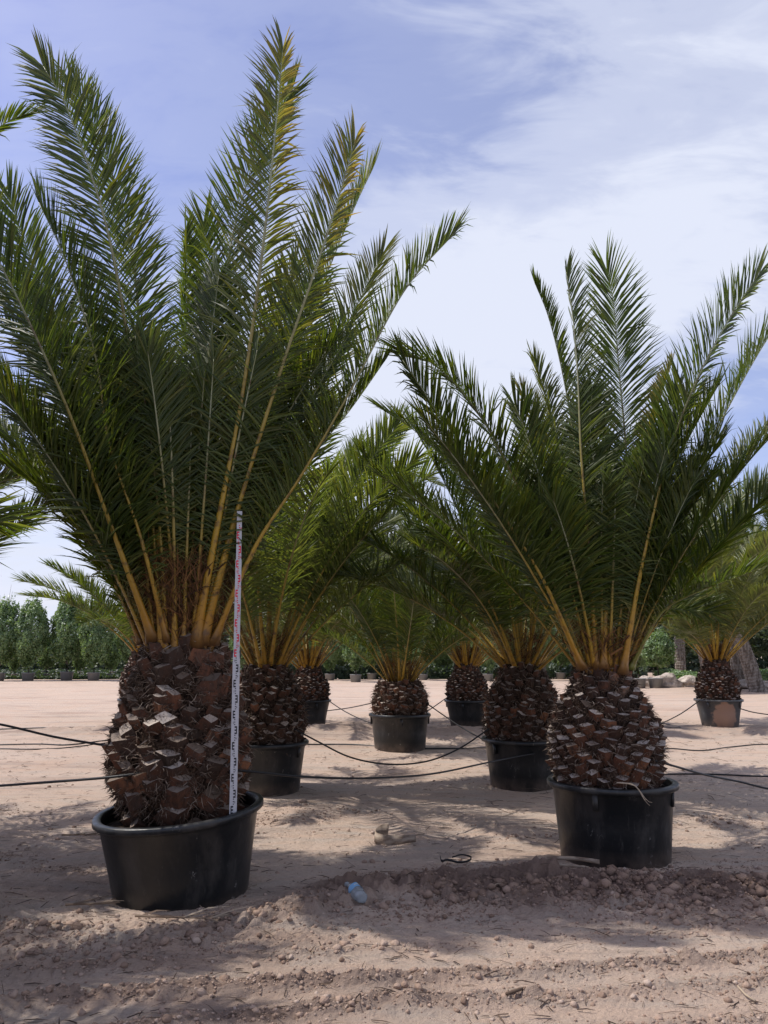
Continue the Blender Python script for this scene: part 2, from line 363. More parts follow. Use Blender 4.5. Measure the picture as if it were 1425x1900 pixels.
me.loops.add(Q.size); me.loops.foreach_set('vertex_index', Q.ravel().astype(np.int32))
me.polygons.add(len(Q)); me.polygons.foreach_set('loop_start', (np.arange(len(Q)) * 4).astype(np.int32))
me.materials.append(M_ground); me.update(calc_edges=True); me.validate()
ca = me.color_attributes.new('data', 'FLOAT_COLOR', 'POINT')
cc = np.zeros((nr * nc, 4), np.float32)
bankm = gauss(Y - 15.6, 0.9) * 0.5
cc[:, 0] = np.clip(berm_mask(X, Y) * 1.3 * (0.7 + 1.2 * fbm(X * 2, Y * 2, 3)) + ridge_mask(X, Y) * 0.6 + .45 * np.clip((5.0 - Y) * .8, 0, 1) * np.clip(.5 - X, 0, 1) * np.clip(.4 + 2 * fbm(X * 1.6, Y * 3, 3), 0, 1) + bankm * (0.6 + fbm(X, Y * 2, 3)), 0, 1).ravel()
ca.data.foreach_set('color', cc.ravel())
me.polygons.foreach_set('use_smooth', np.repeat(ys[:-1] > 7.5, nc - 1))
tag(link('ground', me), kind='structure')
def hgt(x, y): return float(height(np.array([float(x)]), np.array([float(y)]))[0])

# clods of soil
ico = bmesh.new(); bmesh.ops.create_icosphere(ico, subdivisions=1, radius=1)
ico_v = [v.co.copy() for v in ico.verts]; ico_f = [tuple(v.index for v in f.verts) for f in ico.faces]; ico.free()
ico = bmesh.new(); bmesh.ops.create_icosphere(ico, subdivisions=2, radius=1)
ico2_v = [v.co.copy() for v in ico.verts]; ico2_f = [tuple(v.index for v in f.verts) for f in ico.faces]; ico.free()
def clod(mb, p, r, g, sh):
    big = r > 0.02
    V, Fc = (ico2_v, ico2_f) if big else (ico_v, ico_f)
    sx, sy, sz = rnd.uniform(.8, 1.3), rnd.uniform(.8, 1.2), rnd.uniform(.55, .9)
    off = Vector((rnd.uniform(0, 99), rnd.uniform(0, 99), 0))
    vs = []
    for v in V:
        k = 1 + 0.45 * mnoise.noise(v * 1.4 + off) + (0.25 * mnoise.noise(v * 3.5 + off) if big else 0)
        vs.append((p[0] + v.x * r * sx * k, p[1] + v.y * r * sy * k, p[2] + v.z * r * sz * k))
    mb.add(vs, Fc, 0, (g, 0, 0, 0))
rng = np.random.RandomState(5)
NC = 300000
CY = np.concatenate([3.3 + 5.2 * rng.rand(210000), 3.3 + 15 * rng.rand(90000) ** 1.3]); CX = np.concatenate([rng.uniform(-4.2, 5.2, 210000), (rng.rand(90000) * 2 - 1) * (.8 + .6 * CY[210000:])])
PB = berm_mask(CX, CY)
pm = np.clip(PB ** 1.2 * 0.95 * (0.55 + 1.5 * vnoise(CX * 2.3, CY * 3)) + ridge_mask(CX, CY) * 0.55 + 0.02 * (vnoise(CX * 3, CY * 5) > .1) + .25 * (CY > 6) * np.clip(fbm(CX * 1.3, CY * 2.6, 3) * 2 - .15, 0, 1), 0, 1)
keep = rng.rand(NC) < pm; CX = CX[keep]; CY = CY[keep]; PB = PB[keep]; CZ = height(CX, CY); NK = len(CX)
CR = np.minimum(0.03, 0.0050 * rng.rand(NK) ** -0.40) * (0.8 + 0.6 * PB)
base_v = []
for kk in range(14):
    off = Vector((kk * 9.1, 3.3, 1.7)); vs = []
    for v in ico_v:
        q = v * (1 + .5 * mnoise.noise(v * 1.3 + off)) * rnd.uniform(.62, 1.3); vs.append((q.x, q.y, q.z * .8))
    base_v.append(vs)
base_v = np.array(base_v); tri = np.array(ico_f); nv = base_v.shape[1]
bv = base_v[rng.randint(0, 14, NK)]; an = rng.rand(NK) * 6.283; ca_, sa_ = np.cos(an), np.sin(an)
vx = bv[:, :, 0] * ca_[:, None] - bv[:, :, 1] * sa_[:, None]; vy = bv[:, :, 0] * sa_[:, None] + bv[:, :, 1] * ca_[:, None]
V_ = np.stack([CX[:, None] + vx * CR[:, None], CY[:, None] + vy * CR[:, None], CZ[:, None] + (bv[:, :, 2] + .15) * CR[:, None]], -1).reshape(-1, 3)
F_ = (tri[None] + (np.arange(NK) * nv)[:, None, None]).reshape(-1, 3)
me = bpy.data.meshes.new('soil_clods'); me.vertices.add(len(V_)); me.vertices.foreach_set('co', V_.astype(np.float32).ravel())
me.loops.add(F_.size); me.loops.foreach_set('vertex_index', F_.ravel().astype(np.int32)); me.polygons.add(len(F_)); me.polygons.foreach_set('loop_start', (np.arange(len(F_)) * 3).astype(np.int32))
me.materials.append(M_clod); me.update(calc_edges=True)
ca = me.color_attributes.new('data', 'FLOAT_COLOR', 'POINT'); cc = np.zeros((len(V_), 4), np.float32)
cc[:, 0] = np.repeat(np.clip(rng.normal(.55, .25, NK) - .5 * PB, 0, 1), nv); ca.data.foreach_set('color', cc.ravel())
tag(link('soil_clods', me), 'loose reddish soil clods and crumbs strewn over the turned earth', 'soil clods', kind='stuff')
print('clods', NK)

# dry litter: bits of leaflet, twigs and black scraps on the sand
mb = MB()
def sliver(mb, p, ang, l, wd, g, lift=0.006):
    d = Vector((math.cos(ang), math.sin(ang), rnd.uniform(-.05, .12))); s = Vector((-d.y, d.x, 0)).normalized()
    c = p + Vector((0, 0, lift)); m = c + d * l * .5 + Vector((0, 0, rnd.uniform(0, .25) * l * .3)); e = c + d * l
    up = Vector((0, 0, wd * .5))
    mb.add([c - s * wd * .5, c + s * wd * .5, c + up, m - s * wd * .5, m + s * wd * .5, m + up, e], [(0, 3, 5, 2), (2, 5, 4, 1), (0, 1, 4, 3), (3, 6, 5), (5, 6, 4), (3, 4, 6)], 0, (0, g, 0, 0))
for i in range(6500):
    x = rnd.uniform(-6, 7); y = 3.4 + 16 * rnd.random() ** 1.7
    if abs(x) > 0.62 * y + .6: continue
    nr_ = y < 4.4
    k = rnd.random()
    sliver(mb, Vector((x, y, hgt(x, y))), rnd.gauss(0, .8) + (math.pi if k > .5 else 0), rnd.uniform(.02, .13) if k < .93 else rnd.uniform(.15, .4) * (.4 if nr_ else 1), rnd.uniform(.002, .008), rnd.random() ** 2.2)
M_litter = mat('dry_litter', rough=0.9, spec=0.1); t = M_litter.node_tree; a, s = attr(t)
r = ramp(t, [(0, (0.045, 0.032, 0.026)), (0.5, (0.13, 0.09, 0.065)), (1, (0.42, 0.34, 0.25))]); t.links.new(s.outputs[1], r.inputs[0]); t.links.new(r.outputs[0], t.nodes['Principled BSDF'].inputs['Base Color'])
tag(link('leaf_litter', mb.mesh('leaf_litter', M_litter)), 'small dry leaflet scraps and twigs scattered on the sand', 'leaf litter', kind='stuff')

# ------------------------------------------------------------------ palm parts
UP = Vector((0, 0, 1))
DENS = 2.1
def frond_meshes(pts, inward, twist=0.0, L0=0.46, nl=95, wl=0.0165, r0=0.034, seed=0, yellow=0.0, start=0.15, vee=28, ragged=0.1,
                 seg=3, droop=0.35, tipyellow=0.0, green=0.0, mats=None, messy=1.0, spines=True, tw0=0.0):
    rr = random.Random(seed); nl = int(nl * DENS); L0 *= 1.08
    n = 44; P, Ltot = spline(pts, n)
    lb = MB(); sb = MB()
    gstalk = green
    def rad(t):
        b = r0 * (1.0 - 0.62 * min(1, t / 0.35)) if t < 0.35 else r0 * 0.38 * (1 - (t - 0.35) / 0.65) ** 0.8 + 0.0022
        return b * (1 + 1.1 * math.exp(-t / 0.02))
    tube(sb, P, rad, 6, 0, lambda t: (t, gstalk, 0, 0), up=inward, flat=0.62)
    T = []
    for i in range(n + 1): T.append((P[min(i + 1, n)] - P[max(i - 1, 0)]).normalized())
    def frame(t):
        q = t * n; i = min(n - 1, int(q)); f = q - i
        p = P[i].lerp(P[i + 1], f); tg = T[i].lerp(T[i + 1], f).normalized()
        nn = (inward - tg * inward.dot(tg))
        if nn.length < 1e-3: nn = Vector((1, 0, 0)) - tg * tg.x
        nn.normalize(); nn = Matrix.Rotation(tw0 + twist * t, 3, tg) @ nn
        return p, tg, nn, tg.cross(nn)
    if spines:
        for i in range(34):
            t = 0.05 + (start - 0.04) * i / 34 + rr.uniform(-.002, .002); p, tg, nn, sd = frame(t)
            sgn = 1 if i % 2 else -1
            d = (sd * sgn * rr.uniform(.6, 1) + tg * rr.uniform(.2, .8) + nn * rr.uniform(-.2, .7)).normalized()
            l = rr.uniform(.05, .13) * (0.6 + 2.0 * (t / start) ** 2); w_ = 0.0035; q = p + sd * sgn * rad(t) * 0.7
            o1 = tg * w_; o2 = d.cross(tg).normalized() * w_
            sb.add([q + o1, q - o1, q + o2, q + d * l], [(0, 1, 3), (1, 2, 3), (2, 0, 3)], 0, (0.5, 0.6, 0, 0))
    fr_y = yellow
    ss = {3: (0, .32, .7, 1), 2: (0, .45, 1)}[seg]; ww = {3: (.45, 1, .72, 0), 2: (.6, 1, 0)}[seg]
    for side in (-1, 1):
        clump = 0
        for i in range(nl):
            u = (i + rr.uniform(-.3, .3)) / nl
            t = start + (1 - start) * max(0, u) ** 0.94
            if t >= 1: continue
            if i % 4 == 0: clump = rr.uniform(-1, 1)
            p, tg, nn, sd = frame(t)
            v = (t - start) / (1 - start)
            prof = (0.45 + 0.55 * min(1, v / 0.18)) * (1 - 0.36 * max(0, (v - .5) / .5) ** 2)
            ln = L0 * prof * rr.uniform(.86, 1.1)
            if rr.random() < ragged * .4: ln *= rr.uniform(.4, .8)
            ang = R(74 - 42 * v ** .7 + rr.gauss(0, 3 + 7 * messy * (1 - v)))
            mess = messy * (1 - v * .75)
            el = R(vee + clump * 20 * mess + rr.gauss(0, 9 * mess + 2))
            if v > .93: ang *= (1 - v) / .07 * .6 + .4
            out_ = sd * side * math.cos(el) + nn * math.sin(el)
            d = (out_ * math.sin(ang) + tg * math.cos(ang)).normalized()
            W = (tg - d * tg.dot(d)).normalized()
            W = Matrix.Rotation(side * R(15) + rr.gauss(0, R(14 + 16 * mess)), 3, d) @ W
            nrm = d.cross(W); half = wl * .5 * (0.6 + 0.4 * min(1, prof + .3)) * rr.uniform(.85, 1.1)
            dr = droop * (0.5 + 0.8 * rr.random())
            if rr.random() < ragged * .35 + .04: dr += rr.uniform(.4, 1.2)
            yl = min(1, max(0, fr_y + rr.gauss(0, .06) + (tipyellow * max(0, (v - .25) / .75) ** 1.5 * rr.uniform(.2, 1.15) * (.75 + .4 * clump)) * (1.0 if side < 0 else .45)))
            g = min(1, max(0, rr.gauss(.42, .2)))
            vs = []; aa = []; c = p.copy(); dd = d.copy()
            for j, s0 in enumerate(ss):
                if j:
                    stp = ln * (s0 - ss[j - 1]); c = c + dd * stp
                    dd = (dd + Vector((0, 0, -dr * (s0 - ss[j - 1]) * 1.2)) + nn * 0.05).normalized()
                if j == len(ss) - 1: vs.append(c); aa.append((t, g, s0, yl))
                else:
                    h = half * ww[j]
                    if seg == 3:
                        vs += [c - W * h, c + nrm * (-h * .45), c + W * h]; aa += [(t, g, s0, yl)] * 3
                    else:
                        vs += [c - W * h, c + W * h]; aa += [(t, g, s0, yl)] * 2
            if seg == 3:
                fs = [(0, 1, 4, 3), (1, 2, 5, 4), (3, 4, 7, 6), (4, 5, 8, 7), (6, 7, 9), (7, 8, 9)]
            else: fs = [(0, 1, 3, 2), (2, 3, 4)]
            lb.add(vs, fs, 0, aa)
    m1, m2 = mats or (M_frond, M_stalk)
    return lb.mesh('frond', m1), sb.mesh('stalk', m2, True)
def add_frond(parent, meshes, loc=None, rot=None, scale=None):
    o = link('frond', meshes[0], parent, loc, rot, scale); link('stalk', meshes[1], o); return o

def arc_path(base, az, lean0, bend, length, n=6, side=0.0):
    pts = [base.copy()]; p = base.copy()
    for i in range(n):
        th = lean0 + bend * ((i + .5) / n) ** 1.5
        a = az + side * (i / n)
        p = p + Vector((math.cos(a) * math.sin(th), math.sin(a) * math.sin(th), math.cos(th))) * (length / n); pts.append(p.copy())
    return pts

def trunk_mesh(prof, nst, hw, seed, bright=.5, warm=.22, flare=1.45, tilt=0.0, nh=900, jitter=0.25, cutl=(.04, .09), hl=.09):
    rr = random.Random(seed); mb = MB()
    zs = [p[0] for p in prof]; rs = [p[1] for p in prof]
    def rad(z): return float(np.interp(z, zs, rs))
    fine = [(rad(zs[0] + (zs[-1] - zs[0]) * i / 22) * .95, zs[0] + (zs[-1] - zs[0]) * i / 22) for i in range(23)]
    lathe(mb, fine, 40, 0, cap_top=True, wob=lambda a, z: 1 + .05 * mnoise.noise(Vector((math.cos(a) * 3, math.sin(a) * 3, z * 5))))
    areas = []; z0, z1 = zs[0], zs[-1]
    cum = [0]; K = 200
    for k in range(K): cum.append(cum[-1] + rad(z0 + (z1 - z0) * (k + .5) / K))
    for i in range(nst):
        tgt = cum[-1] * (i + .5) / nst
        k = int(np.searchsorted(cum, tgt)) - 1; z = z0 + (z1 - z0) * (k + (tgt - cum[k]) / (cum[k + 1] - cum[k])) / K
        th = i * 2.399963 + rr.gauss(0, .05) * jitter * 4; z += rr.gauss(0, .02) * jitter * 2
        h = (z - z0) / (z1 - z0); r = rad(z)
        o = Vector((math.cos(th), math.sin(th), 0)); tn = Vector((-o.y, o.x, 0))
        e = R(18 + 52 * h + rr.gauss(0, 14) * jitter * 2)
        ax = (o * math.cos(e) + UP * math.sin(e) + tn * rr.gauss(0, .12) * jitter * 3).normalized()
        s = hw * rr.uniform(1 - .35 * jitter * 1.5, 1 + .45 * jitter) * (0.75 + .45 * min(1, r / max(rs)))
        thk = s * rr.uniform(.45, .72); l = rr.uniform(*cutl) * (1.0 if h < .85 else 1.2)
        upv = (ax.cross(tn)).normalized(); upv = upv if upv.z > 0 else -upv
        c0 = o * (r * .90) + UP * (z - .06); c1 = o * (r * .98) + UP * z + ax * l
        cn = (UP * rr.uniform(.85, 1) + o * rr.uniform(.15, .6) + tn * rr.gauss(0, .2)).normalized()
        if rr.random() < .22 * jitter * 2: cn = (ax + tn * rr.gauss(0, .5)).normalized()
        shape = [(-1, 0), (-.52, -.56), (0, -1), (.52, -.56), (1, 0), (.5, .46), (0, .8), (-.5, .46)]
        ring0 = [c0 + tn * (a * s * flare) + upv * (b * thk * flare) for a, b in shape]
        ring1 = []
        for a, b in shape:
            q = c1 + tn * (a * s * rr.uniform(.78, 1.1)) + upv * (b * thk)
            k_ = -(q - c1).dot(cn) / max(.25, ax.dot(cn)); k_ = max(-l * .9, min(l * 1.4, k_)); ring1.append(q + ax * (k_ + rr.uniform(-.004, .004)))
        mid = [a.lerp(b, .55) + (a - o * a.dot(o)) * 0 + upv * rr.uniform(-.004, .004) for a, b in zip(ring0, ring1)]
        dark = min(1, max(0, rr.gauss(warm + .14 * h, .24)))
        m = len(shape); at_ = (dark, min(1, max(0, rr.gauss(bright, .27))), h, 0)
        fs = [(k, (k + 1) % m, m + (k + 1) % m, m + k) for k in range(m)] + [(m + k, m + (k + 1) % m, 2 * m + (k + 1) % m, 2 * m + k) for k in range(m)]
        mb.add(ring0 + mid + ring1, fs, 1, at_)
        cen = sum(ring1, Vector()) / m - cn * .004
        mb.add([q + cn * .0008 for q in ring1] + [cen], [(k, (k + 1) % m, m) for k in range(m)], 2, at_)
    for i in range(nh):
        th = rr.uniform(0, 2 * math.pi); h = rr.random() ** 1.1; z = z0 + (z1 - z0) * h; r = rad(z) * rr.uniform(.98, 1.06)
        o = Vector((math.cos(th), math.sin(th), 0)); tn = Vector((-o.y, o.x, 0)); p = o * r + UP * z
        d = (o * rr.uniform(.2, 1) + tn * rr.gauss(0, .8) + UP * rr.gauss(-.15, .6)).normalized(); l = hl * rr.uniform(.35, 1.5); wv = d.cross(Vector((rr.gauss(0, 1), rr.gauss(0, 1), rr.gauss(0, 1)))).normalized() * rr.uniform(.0012, .004)
        m_ = p + d * l * .5; d2 = (d + Vector((rr.gauss(0, .5), rr.gauss(0, .5), -.35))).normalized(); e_ = m_ + d2 * l * .5
        mb.add([p - wv, p + wv, m_ + wv, m_ - wv, e_], [(0, 1, 2, 3), (3, 2, 4)], 3, (0, rr.random() ** 1.4, 0, 0))
    return mb.mesh('trunk', [M_core, M_stub, M_cut, M_hair])

def fibre_mesh(r, z0, z1, n, seed, lean=.35, wid=.004):
    rr = random.Random(seed); mb = MB()
    for i in range(n):
        th = rr.uniform(0, 2 * math.pi); o = Vector((math.cos(th), math.sin(th), 0)); tn = Vector((-o.y, o.x, 0))
        k = rr.random(); z = z0 + (z1 - z0) * k * .8; q = o * r * (0.55 + lean * k) * rr.uniform(.7, 1.1) + UP * z
        d = (UP * rr.uniform(.3, 1.1) + o * rr.uniform(0, .6) + tn * rr.gauss(0, .4)).normalized(); l = rr.uniform(.08, .32)
        wv = d.cross(o).normalized() * rr.uniform(.3, 1) * wid * (3 if rr.random() < .12 else 1); m_ = q + d * l * .5; e_ = m_ + (d + tn * rr.gauss(0, .5) + UP * rr.gauss(-.3, .3)).normalized() * l * .5
        mb.add([q - wv, q + wv, m_ + wv, m_ - wv, e_], [(0, 1, 2, 3), (3, 2, 4)], 0, (0, rr.random(), 0, 0))
    return mb.mesh('crown_fibre', M_ofib)

def pot_meshes(rt, rb, h, seed=0, lip=0.035, handles=True):
    mb = MB()
    wob = lambda a, z: 1 + (.012 * math.sin(2 * a + seed) + .006 * math.sin(5 * a + seed * 2)) * min(1, z / h + .2)
    th = .012
    pr = [(rb * .97, 0), (rb, .012), (rb + (rt - rb) * .5, h * .5), (rt - .004, h - .075), (rt, h - .072), (rt + .004, h - .045), (rt + lip, h - .042), (rt + lip + .006, h - .035),
          (rt + lip + .006, h - .008), (rt + lip, h), (rt + .004, h + .002), (rt - th, h - .006), (rt - th - .004, h - .05), (rt - th - (rt - rb) * .25, h * .70)]
    lathe(mb, pr, 72, 0, wob)
    if handles:
        for k in range(4):
            a = seed + k * math.pi / 2 + .5
            o = Vector((math.cos(a), math.sin(a), 0)); tn = Vector((-o.y, o.x, 0))
            bx = []
            for zz_, rr_ in ((h - .16, rt - .012), (h - .046, rt - .004)):
                for s1, s2 in ((-1, 0), (1, 0), (1, 1), (-1, 1)): bx.append(o * (rr_ + s2 * .022) + tn * s1 * .02 + UP * zz_)
            mb.add(bx, [(0, 1, 2, 3), (4, 7, 6, 5), (0, 4, 5, 1), (1, 5, 6, 2), (2, 6, 7, 3), (3, 7, 4, 0)])
    pot = mb.mesh('pot', M_pot, True)
    sb = MB(); n = 40; rs = rt - .02; vs = []; fs = []
    for j in range(9):
        for k in range(n):
            a = 2 * math.pi * k / n; r_ = rs * j / 8 * .985
            zz_ = h - .075 + .03 * mnoise.noise(Vector((math.cos(a) * r_ * 14, math.sin(a) * r_ * 14, seed))) + .02 * mnoise.noise(Vector((math.cos(a) * r_ * 4, math.sin(a) * r_ * 4, seed)))
            vs.append((math.cos(a) * r_, math.sin(a) * r_, zz_))
    for j in range(8):
        for k in range(n): fs.append((j * n + k, j * n + (k + 1) % n, (j + 1) * n + (k + 1) % n, (j + 1) * n + k))
    sb.add(vs, fs)
    return pot, sb.mesh('soil', M_soilp, True)
def make_pot(x, y, z, ms, label, rot=(0, 0, 0), m=None, group='black pots of the palms', scale=1):
    t = tag(link('plant_pot', ms[0], None, (x, y, z), rot, scale), label, 'pot', group)
    link('soil', ms[1], t)
    if m:
        t.material_slots[0].link = 'OBJECT'; t.material_slots[0].material = m
    return t
GP = 'potted date palms'

# ------------------------------------------------------------------ near left palm
def wx(px, Y, z=.5):
    return (px - 712.5) / F * (Y * CP + (z - CH) * SP)
X1, Y1 = wx(330, 5.65), 5.65
pot1 = pot_meshes(.515, .42, .66, 1, handles=False)
make_pot(wx(354, 5.65), 5.55, -.13, pot1, 'wide black pot tilted to the left, in front with the measuring staff standing in it', rot=(R(1), R(-4.5), .3))
palm1 = thing('palm_tree', (X1, Y1, .50), 'tallest palm with the fat rough trunk in the tilted pot at left, yellow frond tips', 'palm tree', GP)
link('trunk', trunk_mesh([(-.04, .33), (.06, .38), (.20, .435), (.38, .46), (.54, .435), (.70, .37), (.84, .335), (1.0, .30), (1.12, .25)], 225, .064, 11, bright=.42, warm=.36, nh=9000, jitter=.6, cutl=(.015, .06), hl=.07), palm1)
B1 = Vector((X1, Y1, .5))
def explicit(parent, org, specs, base_seed, **defaults):
    for i, sp in enumerate(specs):
        pts, kw = sp
        P = [at(*q) - org for q in pts]
        P[-1] = P[-2].lerp(P[-1], .80)
        rad_out = Vector((P[-2].x, P[-2].y, 0)) - Vector((P[0].x * .3, P[0].y * .3, 0))
        k = dict(defaults); k.update(kw)
        inward = k.pop('inw', None) or (-rad_out.normalized() * .8 + UP * .8)
        if not isinstance(inward, Vector): inward = Vector(inward)
        add_frond(parent, frond_meshes(P, inward.normalized(), seed=base_seed + i, **k))
S1 = [
 ([(322, 1200, 5.48), (295, 1000, 5.35), (252, 720, 5.15), (200, 430, 5.0), (130, 215, 4.9), (68, 100, 4.85)], dict(inw=(-.12, 1, .2), L0=.50, r0=.034, nl=118, vee=6, twist=R(-6), messy=.8, tipyellow=.15)),
 ([(300, 1195, 5.6), (268, 960, 5.75), (262, 700, 5.85), (245, 470, 5.85), (190, 270, 5.7), (115, 118, 5.6)], dict(inw=(.3, -1, .4), L0=.42, r0=.030, vee=30)),
 ([(285, 1190, 5.45), (200, 960, 5.2), (130, 770, 5.0), (60, 610, 4.9), (-5, 480, 4.8), (-90, 330, 4.7)], dict(inw=(.3, .95, .4), L0=.50, r0=.034, nl=105, vee=14)),
 ([(360, 1200, 5.42), (410, 940, 5.25), (455, 700, 5.1), (490, 440, 4.95), (513, 220, 4.9), (528, 55, 4.9)], dict(inw=(.1, 1, .3), L0=.43, r0=.034, nl=105, vee=25, yellow=.05, tipyellow=.75, twist=R(50), tw0=R(-10))),
 ([(350, 1195, 5.75), (380, 900, 5.95), (400, 640, 6.1), (440, 400, 6.1), (495, 250, 6.0), (553, 150, 5.9)], dict(inw=(-.2, -1, .4), L0=.46, r0=.030, vee=25, twist=R(20))),
 ([(375, 1195, 5.45), (440, 950, 5.3), (520, 690, 5.15), (585, 500, 5.05), (630, 360, 5.0), (666, 235, 5.0)], dict(inw=(-.5, .9, .3), L0=.40, r0=.036, vee=22, tipyellow=1.0, twist=R(20))),
 ([(375, 1190, 5.7), (455, 930, 5.8), (540, 680, 5.85), (610, 500, 5.8), (660, 380, 5.75), (700, 296, 5.7)], dict(inw=(-.9, -.3, .4), L0=.40, r0=.030, vee=30, yellow=.06)),
 ([(380, 1180, 5.85), (455, 960, 6.2), (540, 800, 6.5), (620, 650, 6.6), (680, 530, 6.6), (718, 455, 6.6)], dict(inw=(-.4, -1, .5), L0=.44, r0=.028, vee=20, yellow=.12)),
 ([(395, 1195, 5.5), (470, 1020, 5.4), (560, 880, 5.35), (650, 725, 5.3), (750, 540, 5.3), (872, 400, 5.3)], dict(inw=(-.75, .2, .8), L0=.36, r0=.034, vee=35, ragged=.5, nl=110)),
 ([(335, 1180, 5.9), (340, 950, 6.2), (345, 750, 6.4), (345, 560, 6.4), (345, 390, 6.3)], dict(inw=(.8, -.5, .3), L0=.34, r0=.026, vee=35)),
 ([(345, 1180, 5.9), (355, 950, 6.3), (372, 750, 6.5), (385, 560, 6.6), (376, 375, 6.5)], dict(inw=(.1, -1, .3), L0=.48, r0=.026, vee=18, yellow=.05)),
 ([(355, 1180, 5.85), (385, 950, 6.1), (430, 760, 6.3), (500, 600, 6.4), (560, 470, 6.4)], dict(inw=(-.3, -1, .3), L0=.46, r0=.026, vee=22, yellow=.15)),
 ([(300, 1180, 5.8), (235, 960, 6.0), (180, 780, 6.2), (110, 600, 6.3), (50, 460, 6.3), (5, 330, 6.2)], dict(inw=(.4, -1, .4), L0=.46, r0=.028, vee=20)),
 ([(275, 1190, 5.55), (190, 1020, 5.5), (120, 890, 5.45), (40, 760, 5.4), (-50, 650, 5.4)], dict(inw=(.7, .3, .8), L0=.42, r0=.030, vee=28)),
 ([(268, 1190, 5.75), (200, 1050, 5.9), (120, 930, 6.0), (30, 830, 6.1), (-80, 740, 6.1)], dict(inw=(.7, -.3, .8), L0=.42, r0=.028, vee=28)),
 ([(395, 1185, 5.75), (480, 1010, 5.9), (570, 860, 6.0), (650, 760, 6.1), (735, 640, 6.1)], dict(inw=(-.7, -.2, .8), L0=.36, r0=.028, vee=32, ragged=.3)),
 ([(310, 1190, 5.42), (262, 1000, 5.2), (205, 830, 5.1), (175, 650, 5.0), (120, 480, 5.0), (60, 350, 5.0)], dict(inw=(.9, .5, .5), L0=.42, r0=.030, vee=28, messy=1.3)),
 ([(365, 1185, 5.6), (425, 960, 5.55), (490, 780, 5.5), (560, 640, 5.5), (600, 520, 5.5)], dict(inw=(-.6, .8, .4), L0=.46, r0=.026, vee=20, messy=1.3)),
 ([(262, 1195, 5.6), (190, 1040, 5.6), (100, 930, 5.6), (0, 860, 5.6), (-110, 820, 5.6)], dict(inw=(.6, .1, .9), L0=.40, r0=.026, vee=25, messy=1.2)),
 ([(280, 1190, 5.5), (215, 980, 5.4), (150, 820, 5.4), (80, 690, 5.4), (10, 600, 5.4), (-70, 540, 5.4)], dict(inw=(.6, .5, .7), L0=.44, r0=.028, vee=22, messy=1.2)),
 ([(290, 1190, 5.85), (225, 960, 6.2), (150, 760, 6.4), (80, 600, 6.5), (20, 480, 6.5)], dict(inw=(.4, -1, .4), L0=.46, r0=.026, vee=20)),
 ([(290, 1185, 5.7), (240, 930, 5.8), (195, 740, 5.9), (165, 600, 6.0), (150, 470, 6.0)], dict(inw=(.6, .7, .3), L0=.44, r0=.026, vee=20)),
 ([(385, 1190, 5.6), (450, 1000, 5.7), (530, 830, 5.8), (600, 700, 5.8), (660, 600, 5.8)], dict(inw=(-.7, .5, .5), L0=.42, r0=.026, vee=24, messy=1.2)),
 ([(345, 1185, 5.6), (362, 960, 5.6), (375, 780, 5.6), (390, 640, 5.6), (410, 480, 5.6)], dict(inw=(.2, 1, .2), L0=.44, r0=.028, vee=20, messy=1.2)),
]
explicit(palm1, B1, S1, 100)
rr = random.Random(21)
for i in range(0, 36, 2):       # the rest of the crown, mostly behind and inside
    az = (R(92) + R(rr.uniform(-118, 118))) if i < 12 else R(rr.uniform(62, 212)); lean = R(7 + 30 * i / 36); br = .14 + .13 * i / 36; bs = Vector((math.cos(az) * br, math.sin(az) * br, 1.08 - .12 * i / 36))
    P = arc_path(bs, az, lean, R(rr.uniform(8, 26)), rr.uniform(2.1, 2.7) - .5 * i / 36, side=rr.uniform(-.2, .2))
    add_frond(palm1, frond_meshes(P, Vector((-math.cos(az), -math.sin(az), .6)).normalized(), seed=300 + i, L0=.42, nl=72, r0=.030, start=.26, vee=25, twist=R(rr.uniform(-50, 50)), messy=1.3, yellow=rr.choice((0, 0, .08))))
for i in range(9):      # stalks of the front ring
    az = R(-150 + 15 * i + rr.uniform(-5, 5)); bs = Vector((math.cos(az) * .24, math.sin(az) * .24, 1.02)); ln_ = rr.uniform(1.8, 2.3)
    P = arc_path(bs, az, R(rr.uniform(6, 15)), R(rr.uniform(2, 12)), ln_, side=rr.uniform(-.3, .3))
    add_frond(palm1, frond_meshes(P, Vector((-math.cos(az), -math.sin(az), .6)).normalized(), seed=360 + i, L0=.34, nl=42, r0=rr.uniform(.022, .030), start=.42, twist=R(rr.uniform(-70, 70)), yellow=rr.choice((0, .06))))
for i in range(7):       # short inner young leaves
    az = rr.uniform(0, 6.28); P = arc_path(Vector((math.cos(az) * .12, math.sin(az) * .12, 1.05)), az, R(rr.uniform(3, 16)), R(10), rr.uniform(1.6, 2.2))
    add_frond(palm1, frond_meshes(P, Vector((-math.cos(az), -math.sin(az), .6)).normalized(), seed=330 + i, L0=.40, nl=60, r0=.024, vee=40, messy=1.0, start=.25))
tag(link('crown_fibre', fibre_mesh(.34, 1.0, 1.8, 4200, 5, lean=.6, wid=.0028), palm1), kind='stuff')

